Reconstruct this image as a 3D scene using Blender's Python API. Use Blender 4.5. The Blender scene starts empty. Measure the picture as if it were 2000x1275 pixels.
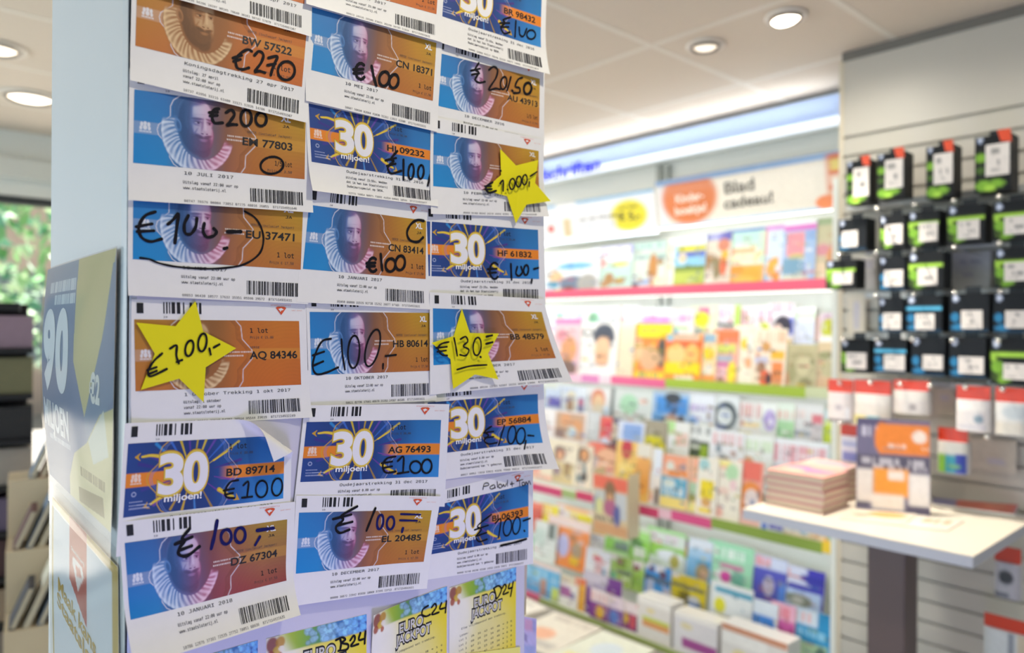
import bpy, bmesh, math, os
import numpy as np
from mathutils import Matrix, Vector
rng = np.random.default_rng(7)
scene = bpy.context.scene
COL = scene.collection

# ------------------------------------------------------------------ camera
CAM_H = 1.55
FPX = 1450.0
_th, _rho = math.radians(41.9), math.radians(.35)
FWD = np.array([math.sin(_th), math.cos(_th), 0.])
_r0 = np.array([math.cos(_th), -math.sin(_th), 0.]); _u0 = np.array([0, 0, 1.])
RGT = math.cos(_rho) * _r0 + math.sin(_rho) * _u0
UPV = -math.sin(_rho) * _r0 + math.cos(_rho) * _u0
EYE = np.array([0, 0, CAM_H])
cam_data = bpy.data.cameras.new('camera')
cam = bpy.data.objects.new('camera', cam_data); COL.objects.link(cam)
cam.matrix_world = Matrix(((RGT[0], UPV[0], -FWD[0], 0), (RGT[1], UPV[1], -FWD[1], 0), (RGT[2], UPV[2], -FWD[2], CAM_H), (0, 0, 0, 1)))
cam_data.sensor_width = 36; cam_data.lens = FPX / 2000 * 36
cam_data.clip_start = .02; cam_data.clip_end = 200
cam_data.dof.use_dof = True; cam_data.dof.focus_distance = .70; cam_data.dof.aperture_fstop = 3.6
scene.camera = cam
def ray(px, py): return FWD + (px - 1000) / FPX * RGT + (637.5 - py) / FPX * UPV
def on(px, py, axis, val):
    """point of the plane {axis = val} seen at a photo pixel"""
    d = ray(px, py); return EYE + d * ((val - EYE[axis]) / d[axis])
def to_px(P):
    q = np.asarray(P) - EYE; z = q @ FWD
    return np.stack([1000 + FPX * (q @ RGT) / z, 637.5 - FPX * (q @ UPV) / z], -1)

# ------------------------------------------------------------------ light, exposure
vs = scene.view_settings
vs.view_transform = 'Standard'; vs.look = 'None'; vs.gamma = 1; vs.use_curve_mapping = False; vs.exposure = 0.0
world = bpy.data.worlds.new('daylight'); scene.world = world; world.use_nodes = True
_wn = world.node_tree; wb = _wn.nodes['Background']; wb.inputs[1].default_value = 1
# open sky is brightest beyond the shop window (+y), dimmer over the covered side behind the camera
_tc = _wn.nodes.new('ShaderNodeTexCoord'); _sp = _wn.nodes.new('ShaderNodeSeparateXYZ'); _rp = _wn.nodes.new('ShaderNodeValToRGB')
_wn.links.new(_tc.outputs['Generated'], _sp.inputs[0]); _wn.links.new(_sp.outputs['Y'], _rp.inputs[0]); _wn.links.new(_rp.outputs[0], wb.inputs[0])
_rp.color_ramp.elements[0].position = .55; _rp.color_ramp.elements[0].color = (.27, .33, .37, 1)
_rp.color_ramp.elements[1].position = .85; _rp.color_ramp.elements[1].color = (2.6, 2.8, 3.0, 1)
def lamp(name, kind, loc, energy, color, size=.1, target=None, **kw):
    l = bpy.data.lights.new(name, kind); l.energy = energy; l.color = color
    o = bpy.data.objects.new(name, l); COL.objects.link(o); o.location = loc
    if kind == 'AREA': l.size = size
    elif kind == 'SPOT': l.shadow_soft_size = size; l.spot_size = math.radians(kw.get('cone', 120)); l.spot_blend = .6
    else: l.shadow_soft_size = size
    if target is not None: o.rotation_euler = (Vector(target) - Vector(loc)).to_track_quat('-Z', 'Y').to_euler()
    return o
WARM = (1, .84, .62)
# ceiling downlight over the pillar front, further lamps behind the camera and along the aisle
lamp('pillar_spot_light', 'SPOT', (.62, .02, 2.50), 25, (1, .93, .77), .05, (.55, .30, 0), cone=165)
for _x, _y in ((-.6, -.9), (1.3, -.7)):
    lamp('ceiling_spot_light', 'SPOT', (_x, _y, 2.50), 3, WARM, .05, (_x, _y, 0), cone=150)
for _x, _y in ((2.235, 1.15), (2.24, 2.4), (2.24, 3.3), (2.24, .3), (1.5, 2.9), (1.5, 1.6)):
    lamp('aisle_spot_light', 'SPOT', (_x, _y, 2.50), 6 if _y < .5 else 10, (1, .94, .82), .05, (_x + .2, _y, 0), cone=165)
# fixtureless spots added to brighten the magazines, and the tilted downlight aimed at the table
for _y in (1.75, 2.45, 3.15):
    lamp('rack_fill_spot', 'SPOT', (2.10, _y, 2.50), 18, (1, .93, .82), .05, (2.95, _y + .1, .95), cone=75)
lamp('table_spot_light', 'SPOT', (2.235, 1.187, 2.50), 105, (1, .92, .79), .04, (2.33, .88, 1.0), cone=48)
# unseen violet fill lamp, added low in front of the pillar
lamp('violet_fill_lamp', 'POINT', (.30, .10, .75), 15, (.43, .41, 1), .15)
# daylight from the shop front on the left and the sun on the street
_d = lamp('shop_front_daylight', 'AREA', (-2.5, 2.6, 1.4), 58, (.64, .86, 1), 3, (3, 2.4, 1.3)); _d.data.shape = 'RECTANGLE'; _d.data.size = 3.4; _d.data.size_y = 2.2
_s = bpy.data.lights.new('sun', 'SUN'); _s.energy = 14; _s.angle = .02; _s.color = (1, .96, .9); _so = bpy.data.objects.new('sun', _s); COL.objects.link(_so); _so.rotation_euler = Vector((-.25, -.30, -.92)).to_track_quat('-Z', 'Y').to_euler()

# ------------------------------------------------------------------ materials
def lin(c):
    """sRGB 0-255 tuple or #hex -> linear rgb"""
    if isinstance(c, str): c = tuple(int(c[i:i+2], 16) for i in (1, 3, 5))
    a = np.asarray(c, float) / 255
    return np.where(a <= .04045, a / 12.92, ((a + .055) / 1.055) ** 2.4)
_mats = {}
def mat(name, color=None, rough=.5, metal=0, emit=None, estr=0, noise=0, nscale=20, bump=0, bscale=60, attr=False, coat=0, spec=.5):
    if name in _mats: return _mats[name]
    m = bpy.data.materials.new(name); m.use_nodes = True; _mats[name] = m
    nt = m.node_tree; b = nt.nodes['Principled BSDF']
    b.inputs['Roughness'].default_value = rough; b.inputs['Metallic'].default_value = metal
    b.inputs['Specular IOR Level'].default_value = spec; b.inputs['Coat Weight'].default_value = coat
    src = None
    if attr:
        a = nt.nodes.new('ShaderNodeAttribute'); a.attribute_name = 'Col'; src = a.outputs['Color']
    else:
        c = lin(color); b.inputs['Base Color'].default_value = (*c, 1)
        m.diffuse_color = (*c, 1)
    if noise:
        tc = nt.nodes.new('ShaderNodeTexCoord'); n = nt.nodes.new('ShaderNodeTexNoise'); n.inputs['Scale'].default_value = nscale; n.inputs['Detail'].default_value = 4
        nt.links.new(tc.outputs['Object'], n.inputs['Vector'])
        mr = nt.nodes.new('ShaderNodeMapRange'); mr.inputs[3].default_value = 1 - noise; mr.inputs[4].default_value = 1 + noise
        nt.links.new(n.outputs['Fac'], mr.inputs[0])
        mx = nt.nodes.new('ShaderNodeMix'); mx.data_type = 'RGBA'; mx.blend_type = 'MULTIPLY'; mx.inputs[0].default_value = 1
        if src: nt.links.new(src, mx.inputs[6])
        else: mx.inputs[6].default_value = (*lin(color), 1)
        nt.links.new(mr.outputs[0], mx.inputs[7]); src = mx.outputs[2]
    if src: nt.links.new(src, b.inputs['Base Color'])
    if bump:
        tc = nt.nodes.new('ShaderNodeTexCoord'); n = nt.nodes.new('ShaderNodeTexNoise'); n.inputs['Scale'].default_value = bscale; n.inputs['Detail'].default_value = 3
        nt.links.new(tc.outputs['Object'], n.inputs['Vector'])
        bp = nt.nodes.new('ShaderNodeBump'); bp.inputs['Strength'].default_value = bump; bp.inputs['Distance'].default_value = .002
        nt.links.new(n.outputs['Fac'], bp.inputs['Height']); nt.links.new(bp.outputs[0], b.inputs['Normal'])
    if emit is not None:
        b.inputs['Emission Color'].default_value = (*lin(emit), 1); b.inputs['Emission Strength'].default_value = estr
    return m
PRINT = mat('printed_paper', attr=True, rough=.5, noise=.03, nscale=90, bump=.12, bscale=35)
PEN = mat('marker_ink', attr=True, rough=.55, spec=.12)
INK = mat('black_print', '#1c1a1e', .55, noise=.1, nscale=300)
PACKM = mat('carton_print', attr=True, rough=.5, spec=.25, noise=.02, nscale=30)
COVER = mat('glossy_cover', attr=True, rough=.32, coat=.15, noise=.02, nscale=30)

# ------------------------------------------------------------------ mesh building
class MB:
    def __init__(s): s.v = []; s.f = []; s.c = []; s.n = 0
    def add(s, v, f, col=(1, 1, 1)):
        v = np.asarray(v, float).reshape(-1, 3)
        c = np.asarray(col, float)
        if c.ndim == 1: c = np.tile(c, (len(v), 1))
        s.v.append(v); s.c.append(c)
        s.f += [tuple(int(i) + s.n for i in q) for q in f]
        s.n += len(v)
    def grid(s, P, C=(1, 1, 1), flip=False):
        """P: (ny, nx, 3) points"""
        ny, nx = P.shape[:2]
        i = np.arange(ny * nx).reshape(ny, nx)
        q = np.stack([i[:-1, :-1], i[1:, :-1], i[1:, 1:], i[:-1, 1:]], -1).reshape(-1, 4)
        if flip: q = q[:, ::-1]
        C = np.asarray(C, float)
        s.add(P.reshape(-1, 3), q.tolist(), C.reshape(-1, 3) if C.ndim == 3 else C)
    def box(s, a, b, col=(1, 1, 1)):
        (x0, y0, z0), (x1, y1, z1) = a, b
        v = [(x0,y0,z0),(x1,y0,z0),(x1,y1,z0),(x0,y1,z0),(x0,y0,z1),(x1,y0,z1),(x1,y1,z1),(x0,y1,z1)]
        s.add(v, [(0,3,2,1),(4,5,6,7),(0,1,5,4),(1,2,6,5),(2,3,7,6),(3,0,4,7)], col)
    def obox(s, o, ex, ey, ez, a, b, col=(1, 1, 1)):
        """box in a local frame o + x ex + y ey + z ez"""
        n0 = len(s.v); s.box(a, b, col)
        v = s.v[-1]; s.v[-1] = np.asarray(o) + v[:, :1] * ex + v[:, 1:2] * ey + v[:, 2:] * ez
    def tube(s, pts, r, n=8, col=(1, 1, 1), cap=True):
        pts = [np.asarray(p, float) for p in pts]
        rs = r if hasattr(r, '__len__') else [r] * len(pts)
        rings = []
        for k, p in enumerate(pts):
            t = pts[min(k + 1, len(pts) - 1)] - pts[max(k - 1, 0)]; t /= np.linalg.norm(t)
            a = np.cross(t, (0, 0, 1.)) if abs(t[2]) < .9 else np.cross(t, (1., 0, 0)); a /= np.linalg.norm(a); b = np.cross(t, a)
            rings.append([p + rs[k] * (math.cos(q) * a + math.sin(q) * b) for q in np.linspace(0, 2 * math.pi, n, endpoint=False)])
        f = []
        for k in range(len(pts) - 1):
            for j in range(n): f.append((k*n+j, k*n+(j+1) % n, (k+1)*n+(j+1) % n, (k+1)*n+j))
        if cap: f.append(tuple(range(n))[::-1]); f.append(tuple(range((len(pts)-1)*n, len(pts)*n)))
        s.add(np.array(rings).reshape(-1, 3), f, col)
    def lathe(s, prof, n=32, center=(0, 0, 0), col=(1, 1, 1)):
        prof = np.asarray(prof, float); a = np.linspace(0, 2*math.pi, n, endpoint=False)
        v = np.stack([prof[:, None, 0]*np.cos(a), prof[:, None, 0]*np.sin(a), np.repeat(prof[:, None, 1], n, 1)], -1).reshape(-1, 3) + np.asarray(center)
        f = [(k*n+j, k*n+(j+1) % n, (k+1)*n+(j+1) % n, (k+1)*n+j) for k in range(len(prof)-1) for j in range(n)]
        s.add(v, f, col)
    def build(s, name, m, parent=None, smooth=False, bevel=0):
        me = bpy.data.meshes.new(name)
        v = np.concatenate(s.v); c = np.concatenate(s.c)
        inv = None
        if parent is not None:
            inv = parent.matrix_basis.inverted()
            M = np.array(inv); v = v @ M[:3, :3].T + M[:3, 3]
        me.from_pydata(v.tolist(), [], s.f)
        a = me.color_attributes.new('Col', 'FLOAT_COLOR', 'POINT')
        a.data.foreach_set('color', np.concatenate([c, np.ones((len(c), 1))], 1).astype(np.float32).ravel())
        if smooth: me.polygons.foreach_set('use_smooth', [True] * len(me.polygons))
        me.materials.append(m); me.update()
        o = bpy.data.objects.new(name, me); COL.objects.link(o)
        if parent is not None: o.parent = parent
        if bevel:
            md = o.modifiers.new('edge', 'BEVEL'); md.width = bevel; md.segments = 2; md.limit_method = 'ANGLE'
        return o
def tag(o, label=None, cat=None, group=None, kind=None):
    if label: o['label'] = label
    if cat: o['category'] = cat
    if group: o['group'] = group
    if kind: o['kind'] = kind
    return o
def thing(name, label, cat, loc=(0, 0, 0), group=None):
    o = bpy.data.objects.new(name, None); COL.objects.link(o); o.location = loc; o.empty_display_size = .05
    o.matrix_basis = Matrix.Translation(loc)
    return tag(o, label, cat, group)
def box_obj(name, a, b, m, parent=None, kind=None, bevel=0):
    mb = MB(); mb.box(a, b); o = mb.build(name, m, parent, bevel=bevel)
    if kind: o['kind'] = kind
    return o

# ------------------------------------------------------------------ lettering
def _font(fn):
    try: return bpy.data.fonts.load(os.path.join(bpy.utils.system_resource('DATAFILES'), 'fonts', fn))
    except Exception: return None
FONTS = {'sans': None, 'mono': _font('DejaVuSansMono.woff2'), 'inter': _font('Inter.woff2')}
_tc = {}
def text2d(s, font='sans', fat=0., cut=0., shear=0.):
    """verts (n,2), faces, unit cap height, x from 0, baseline at 0"""
    key = (s, font, fat, cut, shear)
    if key in _tc: return _tc[key]
    cu = bpy.data.curves.new('t', 'FONT'); cu.body = s; cu.size = 1; cu.offset = fat; cu.resolution_u = 3 if font == 'mono' else 7; cu.shear = shear
    if FONTS[font]: cu.font = FONTS[font]
    ob = bpy.data.objects.new('t', cu); COL.objects.link(ob)
    me = bpy.data.meshes.new_from_object(ob.evaluated_get(bpy.context.evaluated_depsgraph_get()))
    bpy.data.objects.remove(ob); bpy.data.curves.remove(cu)
    cap = .729 if font != 'sans' else .7
    if cut and len(me.vertices):
        bm = bmesh.new(); bm.from_mesh(me)
        xs = [v.co.x for v in bm.verts]; ys = [v.co.y for v in bm.verts]
        for ax, lo, hi in ((0, min(xs), max(xs)), (1, min(ys), max(ys))):
            p = lo + cut
            while p < hi:
                co = Vector((0, 0, 0)); co[ax] = p; no = Vector((0, 0, 0)); no[ax] = 1
                bmesh.ops.bisect_plane(bm, geom=bm.verts[:] + bm.edges[:] + bm.faces[:], plane_co=co, plane_no=no, dist=1e-6); p += cut
        bm.to_mesh(me); bm.free()
    v = np.array([p.co[:2] for p in me.vertices]).reshape(-1, 2)
    fs = [tuple(p.vertices) for p in me.polygons]
    if len(v): v[:, 0] -= v[:, 0].min()
    v = v / cap
    bpy.data.meshes.remove(me)
    _tc[key] = (v, fs); return v, fs

def smooth_path(p, n=6):
    """Catmull-Rom through the points"""
    p = np.asarray(p, float)
    if len(p) < 3: 
        t = np.linspace(0, 1, 8)[:, None]; return p[0] * (1 - t) + p[-1] * t
    q = np.vstack([2*p[0]-p[1], p, 2*p[-1]-p[-2]]); out = []
    for i in range(1, len(q) - 2):
        t = np.linspace(0, 1, n, endpoint=False)[:, None]
        a, b, c, d = q[i-1], q[i], q[i+1], q[i+2]
        out.append(.5*((2*b)+(-a+c)*t+(2*a-5*b+4*c-d)*t**2+(-a+3*b-3*c+d)*t**3))
    out.append(p[-1:]); return np.vstack(out)
def ribbon(p, w):
    """flat stroke of width w along 2D path -> verts2d, faces (rounded ends)"""
    p = np.asarray(p, float)
    t = np.gradient(p, axis=0); t /= np.linalg.norm(t, axis=1)[:, None] + 1e-12
    nrm = np.stack([-t[:, 1], t[:, 0]], 1)
    a0 = p[0] - t[0] * w * .38; a1 = p[-1] + t[-1] * w * .38
    pp = np.vstack([a0, p, a1]); nn = np.vstack([nrm[:1], nrm, nrm[-1:]])
    hw = np.full(len(pp), w / 2); hw[0] = hw[-1] = w * .26
    hw[1:-1] *= 1 + .10 * np.sin(np.arange(len(p)) * .9)
    v = np.vstack([pp + nn * hw[:, None], pp - nn * hw[:, None]]); n = len(pp)
    return v, [(i, i + n, i + n + 1, i + 1) for i in range(n - 1)]
def ell(cx, cy, rx, ry, tilt=0, a0=-100, sweep=354, n=26):
    a = np.radians(np.linspace(a0, a0 + sweep, n)); x, y = rx*np.cos(a), ry*np.sin(a); t = math.radians(tilt)
    return np.stack([cx + x*math.cos(t) - y*math.sin(t), cy + x*math.sin(t) + y*math.cos(t)], 1)
# ------------------------------------------------------------------ printed pictures (painted per mesh vertex)
PW, PH = 139.0, 57.0
NX, NY = 310, 128
_gx, _gy = np.meshgrid(np.linspace(0, PW, NX), np.linspace(0, PH, NY))
def sm(a, b, x): t = np.clip((x - a) / (b - a), 0, 1); return t * t * (3 - 2 * t)
def blob(cx, cy, rx, ry, tilt=0, soft=.25, X=None, Y=None):
    X = _gx if X is None else X; Y = _gy if Y is None else Y
    t = math.radians(tilt); dx, dy = X - cx, Y - cy
    d = np.sqrt(((dx*math.cos(t) + dy*math.sin(t)) / rx)**2 + ((-dx*math.sin(t) + dy*math.cos(t)) / ry)**2)
    return 1 - sm(1 - soft, 1 + soft, d)
def seg_d(p, X=None, Y=None):
    """distance of the grid to a polyline, plus fraction along it"""
    X = _gx if X is None else X; Y = _gy if Y is None else Y
    best = np.full(X.shape, 1e9); fr = np.zeros(X.shape); p = np.asarray(p, float); n = len(p) - 1
    for i in range(n):
        a, b = p[i], p[i+1]; d = b - a; L = d @ d + 1e-12
        t = np.clip(((X - a[0])*d[0] + (Y - a[1])*d[1]) / L, 0, 1)
        q = np.hypot(X - a[0] - t*d[0], Y - a[1] - t*d[1]); m = q < best
        best = np.where(m, q, best); fr = np.where(m, (i + t) / n, fr)
    return best, fr
def mixc(img, col, m): return img * (1 - m[..., None]) + np.asarray(lin(col)) * m[..., None]
def stops(x, cols):
    cols = [lin(c) for c in cols]; k = np.linspace(0, 1, len(cols))
    return np.stack([np.interp(x, k, [c[j] for c in cols]) for j in range(3)], -1)
FRAME_L = [(35,-2),(28,4),(26,9),(26,17),(17.5,25),(16.5,29),(17.5,33),(25,41),(26,50),(29,55),(35,59)]
FRAME_R = [(79,-2),(85,5),(86,16),(94,25),(95,29),(94,33),(86,42),(85.5,52),(81,59)]
def _portrait():
    """luminance and coverage of a bearded sitter in a pleated ruff"""
    X, Y = _gx, _gy
    L = np.full(X.shape, .33); M = np.zeros(X.shape)
    def put(m, val):
        nonlocal L, M
        L = L * (1 - m) + val * m; M = np.maximum(M, m)
    # pleated ruff: a broad band that sweeps from the left ear under the beard and up to the right cheek
    ang = np.arctan2(Y - 28, X - 48); ro = np.hypot((X - 47.5) / 28.5, (Y - 27) / 33.5); ri = np.hypot((X - 50.5) / 18.5, (Y - 23.5) / 25.5)
    ring = (1 - sm(.97, 1.02, ro)) * sm(.97, 1.05, ri) * sm(15, 21, Y + .30 * (X - 26).clip(-20, 8)) * sm(24, 31, Y + (50 - X).clip(-60, 40) * .5 + 4)
    tt = ((ro - .62) / .38).clip(0, 1)
    pl = .5 + .5 * np.sin(ang * 40 + 9 * tt + 1.3 * np.sin(ang * 9))
    put(ring, .60 + .34 * pl - .14 * (1 - tt) + .05 * np.sin(ang * 23))
    put(ring * np.exp(-((ro - .955) / .035)**2) * .55, .98)
    # dark hair and head
    put(blob(41.5, 17, 10.5, 19.5, 6, .14), .17)
    put(blob(46, 30, 12.5, 17, -14, .14), .16)
    put(blob(31.5, 23, 2.6, 5.4, -14, .22), .50); put(blob(32.0, 23.5, 1.3, 3.4, -14, .45), .26)
    face = np.maximum(blob(48.0, 16.5, 10.8, 15.5, 2, .10), blob(49.8, 29, 9.6, 13, -3, .12))
    put(face, .36 + .36 * sm(38, 53, X) - .22 * sm(55, 60, X))
    put(blob(48.5, 8.5, 8, 6.5, -8, .7) * .75, .84)
    put(blob(44, 3.0, 8, 3.0, -10, .6) * .8, .24); put(blob(39.2, 12, 2.6, 13, 6, .7) * .85, .20)
    put(blob(46, 24.5, 4.5, 4, 0, .7) * .55, .70); put(blob(55.2, 24, 2.6, 4, 0, .7) * .6, .74)
    # moustache and beard, darker to the left, pointed at the bottom
    be = np.maximum(blob(48.6, 36.0, 9.4, 9.5, -8, .22), blob(51, 41.5, 6.4, 7, -10, .25)) * sm(28.5, 32.5, Y + .30 * np.abs(X - 51.5))
    put(be * .92, .17)
    put(blob(41.2, 29, 2.4, 9, -8, .5) * .8, .18)
    put(blob(48, 30.6, 3.6, 1.25, 20, .5) * .9, .15); put(blob(54.6, 30.4, 3.0, 1.15, -18, .5) * .9, .18)
    put(blob(51.4, 33.0, 3.0, .85, 0, .5) * .85, .50); put(blob(51.4, 34.1, 2.4, .5, 0, .6) * .6, .62)
    # brows, eyes, nose
    put(blob(46.0, 16.4, 4.6, .95, -3, .6) * .9, .20); put(blob(56.0, 16.4, 2.8, .85, 12, .6) * .9, .24)
    put(blob(46.3, 18.9, 4.0, 2.0, 0, .6) * .6, .30); put(blob(55.8, 18.8, 2.6, 1.9, 0, .6) * .6, .34)
    put(blob(46.6, 19.6, 2.3, .75, 2, .4) * .8, .66); put(blob(55.8, 19.4, 1.6, .7, -2, .4) * .8, .68)
    put(blob(47.2, 19.5, 1.0, .9, 0, .4), .08); put(blob(55.9, 19.3, .9, .85, 0, .4), .08)
    put(blob(46.5, 18.7, 2.8, .38, 2, .5) * .9, .14); put(blob(55.8, 18.5, 1.9, .38, 0, .5) * .9, .16)
    put(blob(46.4, 21.6, 2.6, .6, 8, .7) * .4, .34)
    put(blob(50.3, 21.5, .9, 5.0, 6, .7) * .55, .36); put(blob(52.8, 22, 1.0, 4.8, -4, .7) * .65, .88)
    put(blob(52.2, 27, 2.7, 1.4, 0, .6) * .6, .62); put(blob(50.4, 28.1, 1.1, .5, 10, .5), .20); put(blob(54.0, 28.0, .9, .45, -10, .5), .22)
    put(blob(45.2, 27, .6, 3.4, 28, .8) * .45, .30); put(blob(50, 12.5, 6, .35, -4, .8) * .25, .5)
    L += (np.random.default_rng(3).random(X.shape) - .5) * .03
    return L, M
_PL, _PM = _portrait()
_fl = [seg_d(FRAME_L), seg_d(FRAME_R)]
def _crown(img, x0, y0, col, a=.85):
    """little crowned-lion emblem and its two text bars at the panel edge"""
    for cx, cy, rx, ry in ((2, 2, 1.1, 1.8), (4.4, 1.2, 1.2, 1.5), (7, 2, 1.1, 1.8), (1.4, 5, 1, 1.6), (4.4, 4.4, 1.5, 2), (7.4, 5, 1, 1.6)):
        img = mixc(img, col, a * blob(x0 + cx, y0 + cy, rx, ry, 0, .3))
    for k in range(8): img = mixc(img, col, a * blob(x0 + .6 + k * 1.12, y0 + 7.6, .42, .75, 0, .3))
    return img
def art_portrait(kind='blue'):
    X, Y = _gx, _gy; u, v = X / PW, Y / PH
    if kind == 'blue':
        top = stops(u, ['#2a80c0', '#3278b8', '#60709c', '#8e6248', '#b0742c', '#c49026', '#c09a22'])
        bot = stops(u, ['#128cce', '#228ecc', '#6e84b2', '#a8684e', '#b96e30', '#bf7430', '#bc6c32'])
    elif kind == 'pink':
        top = stops(u, ['#2a6cae', '#3a6aa8', '#7a6a90', '#92584c', '#a5703a', '#b08a34', '#ab8a34'])
        bot = stops(u, ['#0f84c6', '#2a88c8', '#7c7ab0', '#9a4a5c', '#9c4248', '#a04a44', '#96403f'])
    else:
        top = stops(u, ['#b8842a', '#c08432', '#ac763e', '#b07034', '#c87026', '#d07a28', '#d07626'])
        bot = stops(u, ['#c8772e', '#c87636', '#b87a4a', '#bc7036', '#cc6c24', '#d06c24', '#ca6a28'])
    img = top * (1 - v[..., None]) + bot * v[..., None]
    # fine guilloche rays
    ra = np.hypot(X - 130, Y - 70); img = img * (1 + .018 * np.sin(ra * 1.9)[..., None] * sm(70, 95, X)[..., None])
    band = sm(23.5, 24.5, Y) * (1 - sm(33, 34, Y)) * (1 - sm(17, 27, X) * (1 - sm(88, 97, X)))
    img = img * (1 - .24 * band[..., None]) + np.where(_gx[..., None] > 70, lin('#f2b84a'), lin('#e8dcd0')) * (.24 * band[..., None])
    inside = sm(20, 30, X) * (1 - sm(80, 92, X))
    img = img * (1 - .28 * inside[..., None] * sm(.2, .9, np.abs(u - .35) * -4 + 1.2)[..., None])
    for (d, _), s in zip(_fl, (1, -1)):
        img = mixc(img, '#e6e2e8', .85 * (1 - sm(.18, .55, d)))
    for k in (2.2, 3.6, 4.8):
        for fr, s in ((FRAME_L, 1), (FRAME_R, -1)):
            d, _ = seg_d(np.asarray(fr) + (s * k, 0)); img = mixc(img, '#2a4a78' if kind != 'orange' and s > 0 else '#6a3a24', .40 * (1 - sm(.15, .5, d)))
    t = sm(34, 66, X)[..., None]
    if kind == 'orange':
        sh = np.asarray(lin('#3a2410')); hi = np.asarray(lin('#f0cf9c')); mid = np.asarray(lin('#a87040'))
        sh = sh + 0 * t; hi = hi + 0 * t; mid = mid + 0 * t
    else:
        sh = lin('#0c2a58') * (1 - t) + lin('#4a1c34') * t
        mid = lin('#4a7fb8') * (1 - t) + lin('#b8607e') * t
        hi = lin('#e4f0fb') * (1 - t) + lin('#fbd2e4') * t
    L = _PL[..., None]
    tone = np.where(L < .45, sh + (mid - sh) * (L / .45), mid + (hi - mid) * ((L - .45) / .55).clip(0, 1.1))
    img = img * (1 - _PM[..., None]) + tone * _PM[..., None]
    img = _crown(img, 3.5, 24, '#f2f2f4')
    for k, w in enumerate((24, 17)):
        y = 27 + k * 3; m = (np.abs(Y - y) < .8) & (X > 70) & (X < 70 + w) & (np.sin(X * 4.1 + k) > -.55)
        img = mixc(img, '#f4e6dc', .75 * m)
    return np.clip(img, .002, 1)
def art_fireworks(light=0):
    X, Y = _gx, _gy; u, v = X / PW, Y / PH; r = np.random.default_rng(11)
    img = stops(u, ['#24468c', '#20407f', '#1c3674', '#1d3f80', '#1f5a9e', '#2a78b8', '#2f80bc'])
    img = img * (1 + .45 * (v - .35) * sm(.5, 1, u))[..., None]
    img = img * (1 - .25 * np.exp(-((u - .72) / .07)**2) * np.exp(-((v - .2) / .3)**2))[..., None]
    band = sm(23, 24, Y) * (1 - sm(34, 35, Y)) * (1 - sm(30, 40, X) * (1 - sm(76, 90, X)))
    img = mixc(img, '#f08a24', band)
    cx, cy = 54, 28
    streaks = [(-163, 18, 46, '#3a2f86', 3), (-150, 14, 40, '#4a3a9a', 3), (-135, 16, 44, '#2f8fd0', 2.6), (-120, 16, 44, '#3a6ec8', 2.4), (-108, 14, 42, '#e0c020', 2.4),
               (-96, 16, 40, '#5a3a9c', 2.2), (-84, 14, 40, '#c8a820', 2.0), (-72, 14, 42, '#e4c828', 2.4), (-60, 16, 44, '#6a48a8', 2.4), (-48, 18, 46, '#3a6ec8', 2.2), (-36, 18, 50, '#d8c040', 2.0),
               (-14, 20, 44, '#4a2f86', 2.6), (14, 20, 40, '#7a3fa0', 2.2), (40, 18, 44, '#6a3a9a', 2.4), (62, 18, 40, '#b08a30', 2.0), (84, 16, 36, '#4a8ad0', 2.0), (102, 16, 36, '#e0b828', 2.2), (118, 16, 36, '#c8a020', 2.0),
               (140, 18, 40, '#7a48a8', 2.4), (165, 18, 42, '#3f3a90', 2.6)]
    for a, r0, r1, c, w in streaks:
        a = math.radians(a); d, fr = seg_d([(cx + r0*math.cos(a), cy + r0*.75*math.sin(a)), (cx + r1*math.cos(a), cy + r1*math.sin(a)*.85)])
        img = mixc(img, c, .9 * (1 - sm(.25, 1.0, d / (w * (.25 + .55 * fr)))))
    for fr, c, w in ((FRAME_L, '#d8a838', .5), (FRAME_R, '#b8b0c0', .4)):
        d, _ = seg_d(fr); img = mixc(img, c, .8 * (1 - sm(w * .5, w * 1.4, d)))
        for k in (2.4, 4.0):
            d, _ = seg_d(np.asarray(fr) + (k if fr is FRAME_L else -k, 0)); img = mixc(img, '#6f86c0', .5 * (1 - sm(.2, .6, d)))
    # curved yellow arrows
    for path, tip in (([(40, 19), (30, 13), (20, 10.5), (12, 11)], (6.5, 11)), ([(37, 41), (28, 45), (21, 49)], (15.5, 51)), ([(78, 43), (86, 48), (91, 50)], (96, 53)), ([(72, 18), (84, 11)], (88.5, 8.5))):
        P = smooth_path(path, 8); d, fr = seg_d(P); w = 1.7 * (1.1 - .55 * fr) if tip[0] != 88.5 else .8
        img = mixc(img, '#e2b81c', 1 - sm(.8, 1.2, d / w)); img = mixc(img, '#f6e25a', .7 * (1 - sm(.2, .6, d / w)))
        e = P[-1]; t = np.array(tip) - e; t /= np.linalg.norm(t); n = np.array([-t[1], t[0]]); s = 3.4 if tip[0] != 88.5 else 1.8
        tri = [np.array(tip) + t * 1.0, np.array(tip) - t * s * 1.3 + n * s, np.array(tip) - t * s * .7, np.array(tip) - t * s * 1.3 - n * s]
        inside = np.zeros(X.shape, bool); j = len(tri) - 1
        for i in range(len(tri)):
            (xi, yi), (xj, yj) = tri[i], tri[j]
            inside ^= ((yi > Y) != (yj > Y)) & (X < (xj - xi) * (Y - yi) / (yj - yi + 1e-9) + xi); j = i
        img = mixc(img, '#d8a418', inside * .95)
    img = _crown(img, 3.5, 24.2, '#fbe6d4')
    for k, w in enumerate((10, 18, 16)):
        y = 46 + k * 2.6; m = (np.abs(Y - y) < .55) & (X > 4) & (X < 4 + w) & (np.sin(X * 4.7 + k) > -.6); img = mixc(img, '#c4cce6', .7 * m)
    img = mixc(img, '#c4cce6', .7 * (1 - sm(.2, .6, np.abs(np.hypot(X - 7, Y - 40) - 1.6)))); 
    return np.clip(img, .002, 1)
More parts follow.
